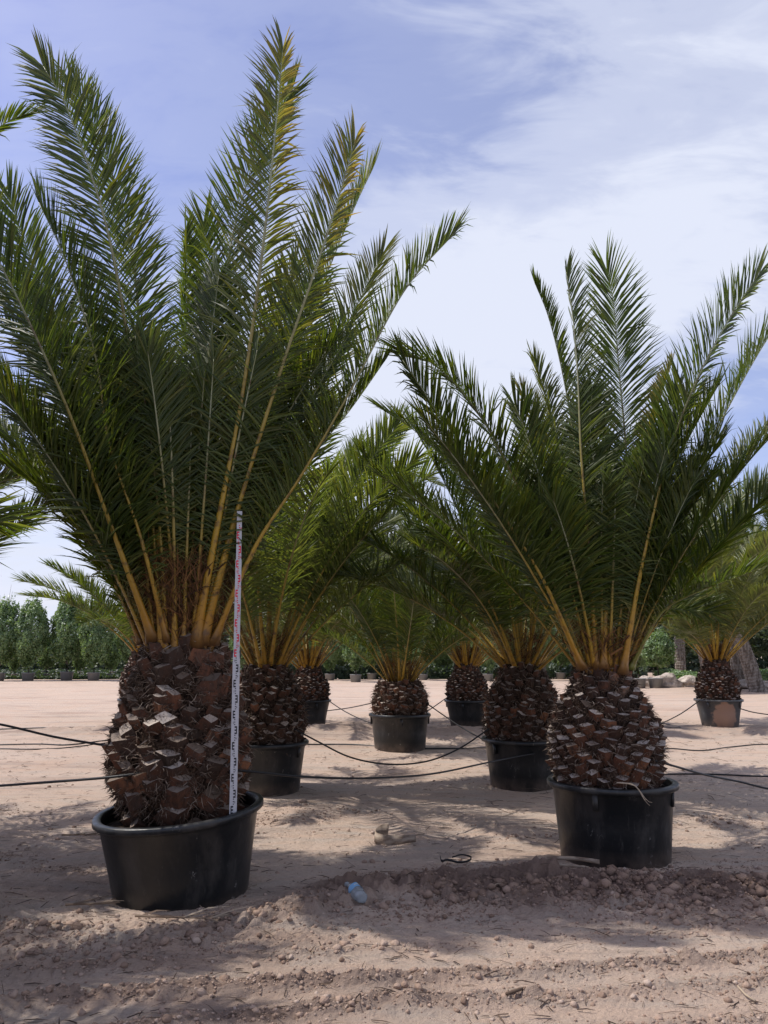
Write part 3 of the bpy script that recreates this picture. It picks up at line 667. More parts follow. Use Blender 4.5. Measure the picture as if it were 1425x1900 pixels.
# ------------------------------------------------------------------ near right palm
X2, Y2 = wx(1127, 6.4), 6.4
pot2 = pot_meshes(.455, .41, .60, 2)
make_pot(wx(1135, 6.4), 6.4, -.03, pot2, 'upright black pot with the lighter drip marks, in front at right', rot=(0, 0, .1))
palm2 = thing('palm_tree', (X2, Y2, .52), 'right foreground palm whose trunk is covered in pale diamond shaped leaf scars', 'palm tree', GP)
link('trunk', trunk_mesh([(-.04, .31), (.05, .35), (.18, .395), (.34, .41), (.48, .39), (.60, .335), (.72, .265), (.82, .215), (.92, .18)], 212, .049, 12, bright=.78, warm=.30, flare=1.15, nh=8000, jitter=.11, cutl=(.030, .042), hl=.07), palm2)
B2 = Vector((X2, Y2, .52))
S2 = [
 ([(1150, 1250, 6.6), (1165, 1050, 6.9), (1163, 860, 7.1), (1148, 680, 7.2), (1138, 560, 7.2), (1122, 483, 7.1)], dict(inw=(0, -1, .4), L0=.56, r0=.028, vee=14, messy=.4, nl=90)),
 ([(1105, 1240, 6.25), (1092, 1020, 6.05), (1078, 840, 6.0), (1072, 700, 6.0), (1063, 590, 6.0), (1048, 484, 6.0)], dict(inw=(1, .3, .3), L0=.34, r0=.034, vee=35, ragged=.4)),
 ([(1115, 1240, 6.5), (1095, 1040, 6.6), (1070, 850, 6.7), (1045, 700, 6.7), (1018, 590, 6.7), (984, 505, 6.6)], dict(inw=(1, -.1, .3), L0=.26, r0=.026, vee=40)),
 ([(1120, 1230, 6.6), (1080, 1050, 6.9), (1050, 900, 7.1), (1020, 760, 7.2), (985, 650, 7.2)], dict(inw=(.7, -.8, .4), L0=.36, r0=.024, vee=22, yellow=.1)),
 ([(1115, 1230, 6.6), (1070, 1060, 7.0), (1035, 920, 7.3), (1000, 800, 7.4), (962, 712, 7.4)], dict(inw=(.6, -.9, .4), L0=.38, r0=.024, vee=22, yellow=.2)),
 ([(1085, 1235, 6.4), (1030, 1060, 6.3), (960, 900, 6.2), (890, 770, 6.1), (810, 680, 6.0), (722, 645, 6.0)], dict(inw=(.7, .1, .9), L0=.42, r0=.032, vee=20, nl=105, ragged=.25)),
 ([(1080, 1240, 6.2), (1010, 1080, 6.0), (930, 950, 5.9), (860, 850, 5.8), (795, 740, 5.7), (735, 650, 5.7)], dict(inw=(.7, .4, .8), L0=.42, r0=.032, vee=25, nl=100, ragged=.4)),
 ([(1078, 1235, 6.5), (990, 1090, 6.7), (910, 960, 6.8), (840, 870, 6.8), (770, 800, 6.8), (697, 752, 6.8)], dict(inw=(.7, -.2, .9), L0=.38, r0=.028, vee=26)),
 ([(1155, 1250, 6.2), (1195, 1030, 6.0), (1245, 830, 5.9), (1300, 690, 5.8), (1360, 580, 5.8), (1422, 488, 5.8)], dict(inw=(-.6, .8, .5), L0=.42, r0=.034, vee=20, nl=105)),
 ([(1165, 1245, 6.4), (1220, 1050, 6.4), (1290, 880, 6.4), (1360, 740, 6.3), (1430, 620, 6.3), (1500, 540, 6.3)], dict(inw=(-.8, .3, .6), L0=.44, r0=.030, vee=22)),
 ([(1150, 1240, 6.6), (1175, 1060, 6.8), (1195, 900, 7.0), (1220, 760, 7.0), (1252, 655, 7.0)], dict(inw=(-.9, -.2, .3), L0=.25, r0=.024, vee=42, yellow=.3)),
 ([(1170, 1240, 6.3), (1225, 1140, 6.1), (1290, 1100, 5.9), (1370, 1070, 5.6), (1470, 1030, 5.4)], dict(inw=(-.3, .2, 1), L0=.30, r0=.030, nl=42, wl=.015, vee=25, start=.34, green=.9, ragged=.5)),
 ([(1170, 1240, 6.5), (1235, 1090, 6.6), (1310, 960, 6.7), (1380, 850, 6.7), (1460, 760, 6.7)], dict(inw=(-.6, -.1, .9), L0=.42, r0=.028, vee=24, ragged=.3)),
 ([(1165, 1235, 6.6), (1225, 1100, 6.9), (1300, 1000, 7.2), (1380, 920, 7.4), (1470, 860, 7.5)], dict(inw=(-.5, -.4, .9), L0=.42, r0=.026, vee=22, ragged=.3)),
 ([(1095, 1235, 6.3), (1050, 1060, 6.1), (1010, 920, 6.0), (975, 800, 6.0), (950, 740, 6.0)], dict(inw=(.8, .5, .5), L0=.42, r0=.028, vee=22, messy=1.3)),
 ([(1120, 1240, 6.2), (1125, 1050, 6.1), (1110, 920, 6.0), (1095, 800, 6.0), (1100, 700, 6.0)], dict(inw=(.3, 1, .3), L0=.42, r0=.028, vee=20, messy=1.3)),
 ([(1140, 1240, 6.35), (1180, 1050, 6.3), (1215, 900, 6.3), (1240, 800, 6.3), (1262, 700, 6.3)], dict(inw=(-.5, .8, .3), L0=.42, r0=.028, vee=20, messy=1.2)),
]
explicit(palm2, B2, S2, 200)
for i in range(20):
    az = R(90) + R(rr.uniform(-125, 125)); lean = R(rr.uniform(8, 36)); bs = Vector((math.cos(az) * .14, math.sin(az) * .14, .84))
    P = arc_path(bs, az, lean, R(rr.uniform(8, 34)), rr.uniform(1.7, 2.5), side=rr.uniform(-.2, .2))
    add_frond(palm2, frond_meshes(P, Vector((-math.cos(az), -math.sin(az), .6)).normalized(), seed=400 + i, L0=.38, nl=70, r0=.026, start=.25, vee=25, twist=R(rr.uniform(-50, 50)), messy=1.3))
for i in range(8):
    az = R(-150 + 17 * i + rr.uniform(-6, 6)); bs = Vector((math.cos(az) * .16, math.sin(az) * .16, .84))
    P = arc_path(bs, az, R(rr.uniform(8, 24)), R(rr.uniform(4, 16)), rr.uniform(1.4, 1.9), side=rr.uniform(-.3, .3))
    add_frond(palm2, frond_meshes(P, Vector((-math.cos(az), -math.sin(az), .6)).normalized(), seed=460 + i, L0=.32, nl=42, r0=rr.uniform(.020, .028), start=.36, twist=R(rr.uniform(-70, 70))))
tag(link('crown_fibre', fibre_mesh(.24, .8, 1.25, 900, 6, lean=.7, wid=.003), palm2), kind='stuff')

# ------------------------------------------------------------------ middle-distance and far palms share frond meshes
def variants(seed, seg, nl, wl, mats):
    V = []
    for k, (lean, bend, ln) in enumerate(((5, 10, 2.6), (13, 18, 2.7), (22, 24, 2.6), (31, 30, 2.5), (41, 38, 2.4), (52, 46, 2.2), (64, 50, 2.0))):
        for q in range(2):
            P = arc_path(Vector((.1, 0, 0)), 0, R(lean + q * 4), R(bend + q * 8), ln, side=(q - .5) * .25)
            V.append((lean, frond_meshes(P, Vector((-1, 0, .6)).normalized(), seed=seed + k * 2 + q, L0=.40, nl=nl, wl=wl, r0=.026, seg=seg, twist=R(rnd.uniform(-40, 40)), vee=26, mats=mats, ragged=.25, start=.27, green=.1, spines=(seg == 3))))
    return V
M_frondl = leaf_material('palm_leaflets_backlit', (0.05, 0.074, 0.02), (0.09, 0.115, 0.034), (0.17, 0.185, 0.07), trans=.38)  # lighter greens paint the backlit look into this crown's leaflets
V_mid = variants(500, 3, 66, .017, None)
V_midl = variants(520, 3, 66, .017, (M_frondl, M_stalk))
V_far = variants(540, 2, 60, .020, (M_frondy, M_stalk))
V_fard = variants(580, 2, 60, .020, None)
tp_mid = trunk_mesh([(-.04, .36), (.06, .40), (.24, .44), (.42, .43), (.58, .38), (.72, .31), (.84, .25), (.92, .22)], 240, .042, 31, nh=3500, jitter=.3, cutl=(.022, .04))
tp_mid2 = trunk_mesh([(-.04, .36), (.05, .40), (.20, .43), (.36, .42), (.50, .37), (.58, .31)], 210, .042, 32, nh=2000, jitter=.3, cutl=(.022, .04))
tp_far = trunk_mesh([(-.04, .36), (.05, .41), (.20, .44), (.38, .45), (.52, .42), (.66, .33), (.82, .26), (.95, .24)], 330, .036, 33, nh=900, jitter=.35, cutl=(.03, .05))
fib_mid = fibre_mesh(.24, 0, .5, 700, 8, lean=.7, wid=.004)
pot_mid = pot_meshes(.455, .40, .56, 3)
pot_far = pot_meshes(.455, .36, .56, 4)
def std_palm(px, Y, label, trunk, V, seed, pot, potlabel, s=1.0, nf=34, ztop=.86, maxlean=64, az0=None, minaz=None, potm=None, fs=1.0, x=None, pots=1.0, zs=1.0):
    X_ = wx(px, Y) if x is None else x; g = hgt(X_, Y) * .5
    make_pot(X_, Y, g - .01, pot, potlabel, rot=(0, 0, seed * 1.3), m=potm, scale=pots)
    o = thing('palm_tree', (X_, Y, g + .49), label, 'palm tree', GP)
    link('trunk', trunk, o, (0, 0, 0), (0, 0, seed), (s, s, s * zs))
    q = random.Random(seed)
    for i in range(nf):
        a = i * 2.39996 + q.uniform(-.25, .25); k = (i + .5) / nf
        want = 4 + (maxlean - 4) * k ** .8
        c = sorted(V, key=lambda v: abs(v[0] - want) + q.uniform(0, 6))[0][1]
        sc_ = fs * q.uniform(.88, 1.1)
        add_frond(o, c, (0, 0, ztop * s * zs - .03 - .06 * k), (q.uniform(-.06, .06), q.uniform(-.08, .08), a), (sc_, sc_, sc_))
    tag(link('crown_fibre', fib_mid, o, (0, 0, (ztop - .04) * s * zs), None, s), kind='stuff')
    return o
std_palm(492, 9.25, 'palm half hidden directly behind the big left palm and its staff, orange petioles', tp_mid, V_midl, 3, pot_mid, 'black pot half hidden behind the tilted pot of the tall left palm', nf=30, maxlean=36, fs=1.22)
std_palm(972, 9.55, 'dark palm just left of and behind the right foreground palm', tp_mid, V_mid, 5, pot_mid, 'black pot with greyish streaks, left of and behind the right front pot', nf=32, maxlean=48, fs=1.12)
std_palm(742, 12.95, 'small dark palm alone in the middle gap of the picture', tp_mid2, V_mid, 7, pot_mid, 'black pot standing alone in the middle of the picture', nf=27, maxlean=42, ztop=.5, fs=1.05, pots=1.02)
p4_ = std_palm(572, 17.1, 'far palm left of the middle one, its pot half covered by a nearer pot', tp_far, V_far, 9, pot_far, 'far black pot left of the middle, partly behind a nearer pot', nf=34, maxlean=46, ztop=.9, fs=1.3, s=.95, zs=.85)
p6_ = std_palm(867, 17.1, 'far palm with an orange petiole neck, right of the middle one', tp_far, V_far, 12, pot_far, 'far black pot to the right of the middle palm', nf=36, maxlean=50, ztop=.9, fs=1.3, s=.95, zs=.9)
std_palm(1333, 17.1, 'far palm with bright yellow petioles standing free at the right side', tp_far, V_far, 14, pot_far, 'mud stained grey pot standing free at the right side', nf=42, maxlean=48, ztop=.9, fs=1.22, potm=M_potm, s=.95, pots=1.02)
std_palm(262, 17.3, 'far palm mostly hidden behind the fat trunk at left, drooping fronds at its left', tp_far, V_fard, 16, pot_far, 'black pot hidden behind the tilted left pot', nf=30, maxlean=50, ztop=.9, fs=1.12, zs=1.15)
for pp, seed_, sp_l in ((p4_, 700, [[(585, 1190, 17), (640, 1040, 16.6), (700, 930, 16.2), (760, 885, 16), (815, 900, 15.8)], [(580, 1190, 17), (610, 1000, 16.8), (660, 880, 16.5), (720, 820, 16.3)], [(560, 1190, 17), (600, 960, 17.5), (650, 850, 18), (690, 815, 18)]]),
                     (p6_, 720, [[(855, 1190, 17), (800, 1040, 16.5), (730, 970, 16.1), (660, 990, 15.8), (600, 1060, 15.5)], [(850, 1190, 17), (790, 1060, 16.6), (720, 1000, 16.3), (650, 1010, 16), (590, 1090, 15.8)], [(880, 1190, 17), (920, 1000, 16.8), (960, 880, 16.6), (1010, 820, 16.5)], [(850, 1190, 17), (810, 1000, 17.3), (760, 900, 17.5), (700, 860, 17.6)]])):
    for k_, pts_ in enumerate(sp_l):
        P_ = [at(*q_) - Vector(pp.location) for q_ in pts_]
        add_frond(pp, frond_meshes(P_, Vector((.3, -.5, .8)).normalized(), seed=seed_ + k_, L0=.5, nl=70, wl=.03, seg=2, mats=(M_frondy, M_stalk), messy=1.2, droop=.8, spines=False))
# palms beside the picture whose fronds or shadows enter it
pl = std_palm(0, 6.6, 'palm beyond the left picture edge, only its frond ends reach in', tp_mid, V_mid, 18, pot_mid, 'black pot beyond the left picture edge', nf=30, maxlean=36, x=-5.4, fs=1.1)
S9 = [
 ([(-480, 1150, 6.3), (-330, 760, 6.0), (-180, 480, 5.7), (-70, 300, 5.5), (15, 225, 5.4), (85, 203, 5.4)], dict(inw=(.1, .1, 1), L0=.24, r0=.026, vee=30)),
 ([(-480, 1200, 6.4), (-360, 1140, 6.2), (-220, 1090, 6.0), (-90, 1045, 5.8), (10, 985, 5.7), (125, 905, 5.6)], dict(inw=(-.2, .1, 1), L0=.40, r0=.026, vee=10)),
 ([(-480, 1180, 6.5), (-330, 1000, 6.6), (-190, 870, 6.6), (-60, 800, 6.6), (60, 800, 6.6)], dict(inw=(-.3, .0, 1), L0=.42, r0=.026, vee=20)),
 ([(-470, 1170, 6.5), (-330, 900, 6.6), (-190, 660, 6.6), (-80, 480, 6.6), (10, 340, 6.5)], dict(inw=(-.6, .1, .6), L0=.42, r0=.026, vee=25, yellow=.08)),
]
explicit(pl, Vector(pl.location), S9, 600)
std_palm(0, 3.4, 'palm left of the photographer, outside the picture, that shades the lower left corner', tp_mid, V_mid, 20, pot_mid, 'black pot outside the picture at lower left', nf=50, maxlean=48, x=-4.5, fs=1.12)

# ------------------------------------------------------------------ measuring staff
def staff():
    Lb = 1.98; Wd = .044
    base = at(432, 1512, 5.27); top = at(444.5, 948, 5.27)
    ax = (top - base).normalized(); Lb = (top - base).length
    M_w = mat('staff_white', (0.47, 0.47, 0.49), 0.45, 0.4); M_k = mat('staff_black_print', (0.015, 0.015, 0.02), 0.6); M_r = mat('staff_red_print', (0.62, 0.02, 0.05), 0.6)
    root = link('measuring_staff', None, None, base); tag(root, 'white telescopic measuring staff with black and red E marks standing in the left pot', 'measuring staff')
    q = ax.to_track_quat('Z', 'Y'); root.rotation_mode = 'QUATERNION'
    # local x to the picture's right, local -y to the camera
    xx = Vector((1, .10, 0)); xx = (xx - ax * xx.dot(ax)).normalized(); yy = ax.cross(xx)
    root.scale = (.88, 1, 1); root.rotation_quaternion = Matrix((xx, yy, ax)).transposed().to_quaternion()
    def box(mb, x0, x1, y0, y1, z0, z1):
        v = [(x, y, z) for z in (z0, z1) for y in (y0, y1) for x in (x0, x1)]
        mb.add([Vector(p) for p in v], [(0, 2, 3, 1), (4, 5, 7, 6), (0, 1, 5, 4), (2, 6, 7, 3), (0, 4, 6, 2), (1, 3, 7, 5)])
    # lower section a little wider than the upper one
    zj = 1.03
    mb = MB(); box(mb, -.026, .026, 0, .024, 0, zj); link('lower_section', mb.mesh('s', M_w), root)
    mb = MB(); box(mb, -.0225, .0225, .003, .021, zj, 1.66); box(mb, -.0195, .0195, .005, .019, 1.66, Lb); link('upper_section', mb.mesh('s', M_w), root)
    for xa, xb in ((-.038, -.0265), (.0265, .032)):
        mb = MB(); box(mb, xa, xb, -.004, .028, zj - .03, zj + .02); link('clip', mb.mesh('s', M_pipe), root)
    kb, rb_ = MB(), MB(); ptk, ptr = MB(), MB()
    z0s = .005
    def E(mb, z, x0, flip, y):
        w_ = .018; s = -1 if flip else 1
        def bar(a, b, z0, z1):
            xs = sorted((x0 + s * a, x0 + s * b)); box(mb, xs[0], xs[1], y - .001, y - .0002, z + z0, z + z1)
        bar(0, .006, 0, .05); bar(.0062, w_, 0, .01); bar(.0062, w_, .02, .03); bar(.0062, w_, .04, .05)
    def squares(mb, z, x0, flip, y):
        for k in range(3): box(mb, x0 - .004, x0 + .004, y - .001, y - .0002, z + .006 + k * .0155, z + .0125 + k * .0155)
    def digits(mb, txt, x, z, y, size=.022):
        c = bpy.data.curves.new('t', 'FONT'); c.body = txt; c.size = size; c.align_x = 'CENTER'; c.extrude = .0003
        o = bpy.data.objects.new('t', c); col.objects.link(o); dg = bpy.context.evaluated_depsgraph_get(); m = bpy.data.meshes.new_from_object(o.evaluated_get(dg)); 
        mb.add([Vector((v.co.x + x, y - .0006 - v.co.z, v.co.y + z)) for v in m.vertices], [tuple(p.vertices) for p in m.polygons])
        bpy.data.objects.remove(o)
    d = 0; z = z0s
    while z + .1 < Lb - .0:
        up_ = z > zj - .04
        red = d >= 10; mb = rb_ if red else kb
        hwid = (.022 if z < zj - .05 else (.0185 if z < 1.6 else .0165)); y = 0 if z < zj - .05 else (.003 if z < 1.66 else .005)
        if z < zj < z + .06: y = -.0005
        if d % 2 == 0: E(mb, z, -.017, False, y)
        else: E(mb, z, .017, True, y)
        # E stands left and opens right on one decimetre, mirrored at the right on the next
        squares(mb, z + .052, -.001 if d % 2 else .002, False, y)
        digits(mb, str(d % 20), (.011 if d % 2 == 0 else -.011), z + .066, y, .019)
        z += .1; d += 1
    link('black_scale', kb.mesh('s', M_k), root); link('red_scale', rb_.mesh('s', M_r), root)
staff()

# ------------------------------------------------------------------ irrigation pipes
def pipe(name, pts, r, label, group=None, n=48):
    P, _ = spline(pts, n); mb = MB(); tube(mb, P, lambda t: r, 8)
    return tag(link(name, mb.mesh(name, M_pipe, True)), label, 'hose', group)
GH = 'black irrigation pipes between the palms'
def gp(px, py, dz=.012):
    g = ground_at(px, py); return Vector((g.x, g.y, hgt(g.x, g.y) + dz))
pipe('irrigation_pipe', [at(-260, 1290, 6.2), at(-100, 1330, 5.9), at(0, 1344, 5.9), at(100, 1367, 5.85), at(200, 1384, 5.75), at(235, 1392, 5.75)], .0085, 'thick black pipe sloping down from the left edge to the fat left trunk', GH)
pipe('irrigation_pipe', [at(-260, 1475, 6.2), at(-60, 1462, 5.8), at(80, 1452, 5.5), at(205, 1442, 5.22), at(300, 1430, 5.28), at(400, 1426, 5.36), at(470, 1432, 5.6), at(560, 1441, 6.0), at(680, 1444, 6.6), at(800, 1436, 7.4), at(900, 1416, 8.2), at(965, 1403, 8.95), at(1030, 1392, 9.3)], .0085, 'long black pipe wrapped round the fat left trunk and hanging across to the right', GH, 80)
pipe('irrigation_pipe', [at(545, 1352, 8.95), at(590, 1376, 8.95), at(650, 1405, 9.0), at(720, 1418, 9.05), at(790, 1413, 9.1), at(850, 1390, 9.15), at(908, 1352, 9.2)], .009, 'black pipe sagging in a deep curve in front of the middle pot', GH)
pipe('irrigation_pipe', [at(606, 1319, 16.7), at(650, 1313, 15), at(706, 1301, 12.9)], .009, 'thin black pipe from the far left-of-middle pot to the middle trunk', GH)
pipe('irrigation_pipe', [at(608, 1299, 16.7), at(640, 1320, 15), at(678, 1338, 14), at(700, 1342, 13.4)], .009, 'thin black pipe running down towards the left side of the middle pot', GH)
pipe('irrigation_pipe', [at(790, 1304, 12.6), at(820, 1325, 12), at(860, 1352, 11), at(905, 1376, 9.4), at(930, 1382, 9.3)], .009, 'thin black pipe descending from the middle trunk to the pot at its right', GH)
pipe('irrigation_pipe', [at(785, 1325, 12.9), at(810, 1308, 15), at(835, 1290, 16.8)], .009, 'thin black pipe rising from the middle pot to the far palm at its right', GH)
pipe('irrigation_pipe', [at(1215, 1411, 6.1), at(1260, 1424, 6.3), at(1310, 1438, 6.6), at(1370, 1450, 6.9), at(1440, 1466, 7.0), at(1560, 1480, 7.2)], .0085, 'thick black pipe sloping down from the right trunk to the right edge', GH)
pipe('irrigation_pipe', [gp(1200, 1440), gp(1260, 1437), gp(1330, 1439), gp(1430, 1443), gp(1560, 1441)], .010, 'black pipe lying flat on the ground right of the right front pot', GH)
pipe('irrigation_pipe', [gp(1180, 1398), gp(1240, 1392), gp(1300, 1394), gp(1360, 1386), gp(1430, 1382), gp(1540, 1385)], .009, 'thin black pipe lying behind the right front palm towards the right edge', GH)
pipe('irrigation_pipe', [at(1298, 1300, 16.7), at(1262, 1325, 16), Vector(gp(1225, 1344)), gp(1205, 1346)], .011, 'thin black pipe coming down to the left from the mud stained pot', GH)
pipe('irrigation_pipe', [gp(1180, 1358), gp(1220, 1357), gp(1258, 1355), gp(1262, 1351), gp(1245, 1346), gp(1225, 1343)], .010, 'hairpin loop of thin pipe on the ground left of the mud stained pot', GH)
pipe('irrigation_pipe', [at(1374, 1315, 16.8), at(1400, 1322, 16.9), at(1440, 1327, 17), at(1500, 1329, 17)], .011, 'thin black pipe leaving the mud stained pot to the right', GH)
pipe('irrigation_pipe', [gp(-80, 1353), gp(0, 1352), gp(90, 1351), gp(200, 1353), gp(300, 1352)], .011, 'thin black pipe lying straight across the ground at left, the farthest one there', GH)
pipe('irrigation_pipe', [gp(-80, 1381), gp(0, 1382), gp(70, 1383), gp(130, 1386), gp(215, 1377), gp(300, 1380)], .010, 'slightly wavy black pipe on the ground left of the fat trunk', GH)
pipe('irrigation_pipe', [gp(-80, 1390), gp(0, 1393), gp(60, 1395), gp(120, 1391), gp(200, 1383)], .009, 'nearest thin pipe on the ground left of the fat trunk', GH)
pipe('irrigation_pipe', [gp(500, 1386), gp(580, 1384), gp(660, 1387), gp(740, 1393), gp(830, 1392), gp(930, 1389)], .012, 'black pipe lying on the ground between the second row pots', GH)

# ------------------------------------------------------------------ small things on the ground
def dry_strip(name, pts, wid, label, cat, m, thick=.003, upv=UP):
    P, _ = spline(pts, 26); mb = MB(); vs = []
    for i, p in enumerate(P):
        T = (P[min(i + 1, 26)] - P[max(i - 1, 0)]).normalized(); t_ = i / 26
        wv = upv.normalized() * wid * (1 - .45 * t_); nn = T.cross(upv).normalized()
        vs += [p - nn * thick, p + wv - nn * thick, p + wv + nn * thick, p + nn * thick]
    fs = []
    for i in range(26):
        for k in range(4): fs.append((i * 4 + k, i * 4 + (k + 1) % 4, i * 4 + 4 + (k + 1) % 4, i * 4 + 4 + k))
    fs += [(3, 2, 1, 0), (104, 105, 106, 107)]
    mb.add(vs, fs); return tag(link(name, mb.mesh(name, m, True)), label, cat)
M_dry = mat('dry_leaf_base', rough=0.75, spec=0.25); t = M_dry.node_tree
c = mixc(t, (0.17, 0.12, 0.085), (0.36, 0.29, 0.22), noise_s(t, 9, 5, stretch=(1, 1, 3))); t.links.new(c, t.nodes['Principled BSDF'].inputs['Base Color'])
g = ground_at(716, 1560); g.z = hgt(g.x, g.y)
pts = []
for k in range(9):
    a = R(-20 - k * 34); pts.append(g + Vector((math.cos(a) * .085, math.sin(a) * .085 * .9 + .02, .005 + .003 * k)))
pts = [g + Vector((.02, .10, .045)), g + Vector((-.05, .09, .03)), g + Vector((-.095, .03, .012)), g + Vector((-.07, -.045, .006)), g + Vector((.03, -.07, .006)), g + Vector((.14, -.05, .008)), g + Vector((.25, -.01, .012))]
dry_strip('dry_leaf_sheath', pts, .10, 'curled tan dry leaf sheath lying on the sand between the two front palms', 'dry leaf', M_dry, .004, Vector((.08, .35, 1)))
sb = MB(); tube(sb, [g + Vector((.06, -.04, .03)), g + Vector((.2, .06, .045)), g + Vector((.33, .16, .04))], lambda t: .007 - .003 * t, 6)
tag(link('dry_stick', sb.mesh('dry_stick', M_dry, True)), 'thin dry stick lying against the curled tan leaf sheath', 'stick')
g = ground_at(850, 1607); g.z = hgt(g.x, g.y) + .01
dry_strip('black_strap', [g + Vector((-.13, .04, .03)), g + Vector((-.12, .0, .008)), g + Vector((-.08, .0, .02)), g + Vector((0, -.03, .01)), g + Vector((.08, -.02, .02)), g + Vector((.10, .05, .03)), g + Vector((.03, .07, .04)), g + Vector((-.04, .04, .03))], .018, 'small curl of black plastic strap at the top of the soil bank', 'strap', M_pipe, .002)
g = ground_at(1040, 1620); g.z = hgt(g.x, g.y) + .02
dry_strip('dry_leaf_strip', [g + Vector((.30, .06, .01)), g + Vector((.14, .12, .02)), g + Vector((-.05, .13, .02)), g + Vector((-.17, .09, .015)), g + Vector((-.17, .03, .01)), g + Vector((0, 0, .01)), g + Vector((.2, -.02, .0))], .03, 'long looped brown leaf strip lying before the right front pot', 'dry leaf', M_dry, .003)
def pebble(px, py, r, label):
    p = gp(px, py, r * .5); mb = MB(); clod(mb, p, r, .8, 0); tag(link('stone', mb.mesh('stone', M_clod, True)), label, 'stone')
pebble(562, 1489, .035, 'pale rounded stone on the sand beside the second left pot')
pebble(712, 1768, .022, 'single pale stone on the smooth soil in front of the turned bank')
# dead frond pieces by the left pot
def debris(px, py, ang, l, n, label, name='dead_frond', seed=0):
    q = random.Random(seed); p = gp(px, py, .02); d = Vector((math.cos(ang), math.sin(ang), 0)); mb = MB()
    pts = [p, p + d * l * .5 + UP * .03, p + d * l]
    pts = [Vector((a.x, a.y, hgt(a.x, a.y) + .025)) for a in pts]
    P, _ = spline(pts, 12); tube(mb, P, lambda t: .008 * (1 - .6 * t), 5, 0, lambda t: (0, .6, 0, 0))
    for i in range(n):
        t_ = q.uniform(.1, 1); b = P[int(t_ * 12)]; a2 = ang + q.choice((-1, 1)) * q.uniform(.2, .7); L_ = q.uniform(.12, .3)
        sliver(mb, b, a2, L_, q.uniform(.008, .014), q.uniform(.2, .9), 0)
    tag(link(name, mb.mesh(name, M_litter)), label, 'dead frond')
debris(120, 1690, .35, .55, 22, 'dark dead frond piece lying left of the tilted pot', seed=2)
debris(250, 1715, -.1, .5, 10, 'pale dry leaf bits along the foot of the tilted pot', seed=3)
debris(115, 1548, -.06, .42, 8, 'thin pale frond piece on the lit sand at far left, beside the tilted pot', seed=4)
sbm = MB(); tube(sbm, [gp(940, 1868, .01), gp(965, 1858, .02), gp(992, 1846, .012)], lambda t: .007, 6, atf=lambda t: (0, .35, 0, 0)); tag(link('twig', sbm.mesh('twig', M_litter, True)), 'brown twig on the smooth soil at the bottom, right of the middle', 'stick')
sbm = MB(); tube(sbm, [gp(1370, 1845, .01), gp(1385, 1857, .02), gp(1402, 1866, .012)], lambda t: .005, 6, atf=lambda t: (0, .9, 0, 0)); tag(link('twig', sbm.mesh('twig', M_litter, True)), 'pale twig near the lower right corner', 'stick')

# plastic bottle
def bottle():
    M_cl = mat('clear_plastic', (0.50, 0.54, 0.56), 0.22, 0.5); b = M_cl.node_tree.nodes['Principled BSDF']
    b.inputs['Transmission Weight'].default_value = .6; b.inputs['IOR'].default_value = 1.25
    M_lb = mat('bottle_label', (0.17, 0.36, 0.58), 0.4, 0.4)
    M_lw = mat('label_white', (0.42, 0.47, 0.50), 0.4, 0.4)
    p0 = gp(672, 1695, .06); p1 = gp(618, 1655, .075); ax = (p1 - p0).normalized()
    root = link('plastic_bottle', None, None, p0); root.rotation_mode = 'QUATERNION'; root.rotation_quaternion = ax.to_track_quat('Z', 'Y')
    tag(root, 'crushed clear plastic water bottle with a blue label lying on the turned soil', 'bottle')
    s = 1.15; pr = [(.010, 0), (.026, .002), (.033, .010), (.034, .03), (.031, .038), (.034, .046), (.034, .062), (.031, .068), (.034, .075), (.033, .118), (.030, .135), (.022, .155), (.0135, .172), (.0125, .19), (.015, .192), (.0125, .196), (.0125, .206)]
    mb = MB(); lathe(mb, [(r_ * s, z * s) for r_, z in pr], 20, 0, wob=lambda a, z: 1 + .13 * math.sin(2 * a + z * 30) + .05 * math.sin(5 * a - z * 60)); link('bottle_body', mb.mesh('b', M_cl, True), root)
    mb = MB(); lathe(mb, [(.0362 * s, .078 * s), (.0365 * s, .118 * s)], 20, 0, cap_bottom=False, wob=lambda a, z: 1 + .13 * math.sin(2 * a + z * 30) + .05 * math.sin(5 * a - z * 60)); lb = link('label_band', mb.mesh('b', M_lb, True), root)
    mb = MB(); lathe(mb, [(.0368 * s, .092 * s), (.0369 * s, .102 * s)], 20, 0, cap_bottom=False, wob=lambda a, z: 1 + .13 * math.sin(2 * a + z * 30) + .05 * math.sin(5 * a - z * 60)); link('label_stripe', mb.mesh('b', M_lw, True), lb)
    mb = MB(); lathe(mb, [(.0145 * s, .196 * s), (.0148 * s, .212 * s), (.012 * s, .214 * s)], 16, 0, cap_top=True); link('cap', mb.mesh('b', M_cl, True), root)
bottle()

# loose dry leaflet hanging over the rim of the right pot
mb = MB()
for k, (x_, y_, e_) in enumerate(((.0, 0, .22), (.02, .01, .17), (-.03, .01, .13))):
    P, _ = spline([at(1150 + x_ * 200, 1452, 5.96), at(1178, 1458, 5.90), at(1198 + x_ * 100, 1478 + e_ * 40, 5.87), at(1206 + x_ * 200, 1495 - k * 6, 5.88)], 10)
    tube(mb, P, lambda t: .005 * (1 - .7 * t), 4, 0, lambda t: (0, .95, 0, 0))
tag(link('dry_leaflet', mb.mesh('dry_leaflet', M_litter)), 'pale dry leaflet bunch hanging over the rim of the right front pot', 'dry leaf')

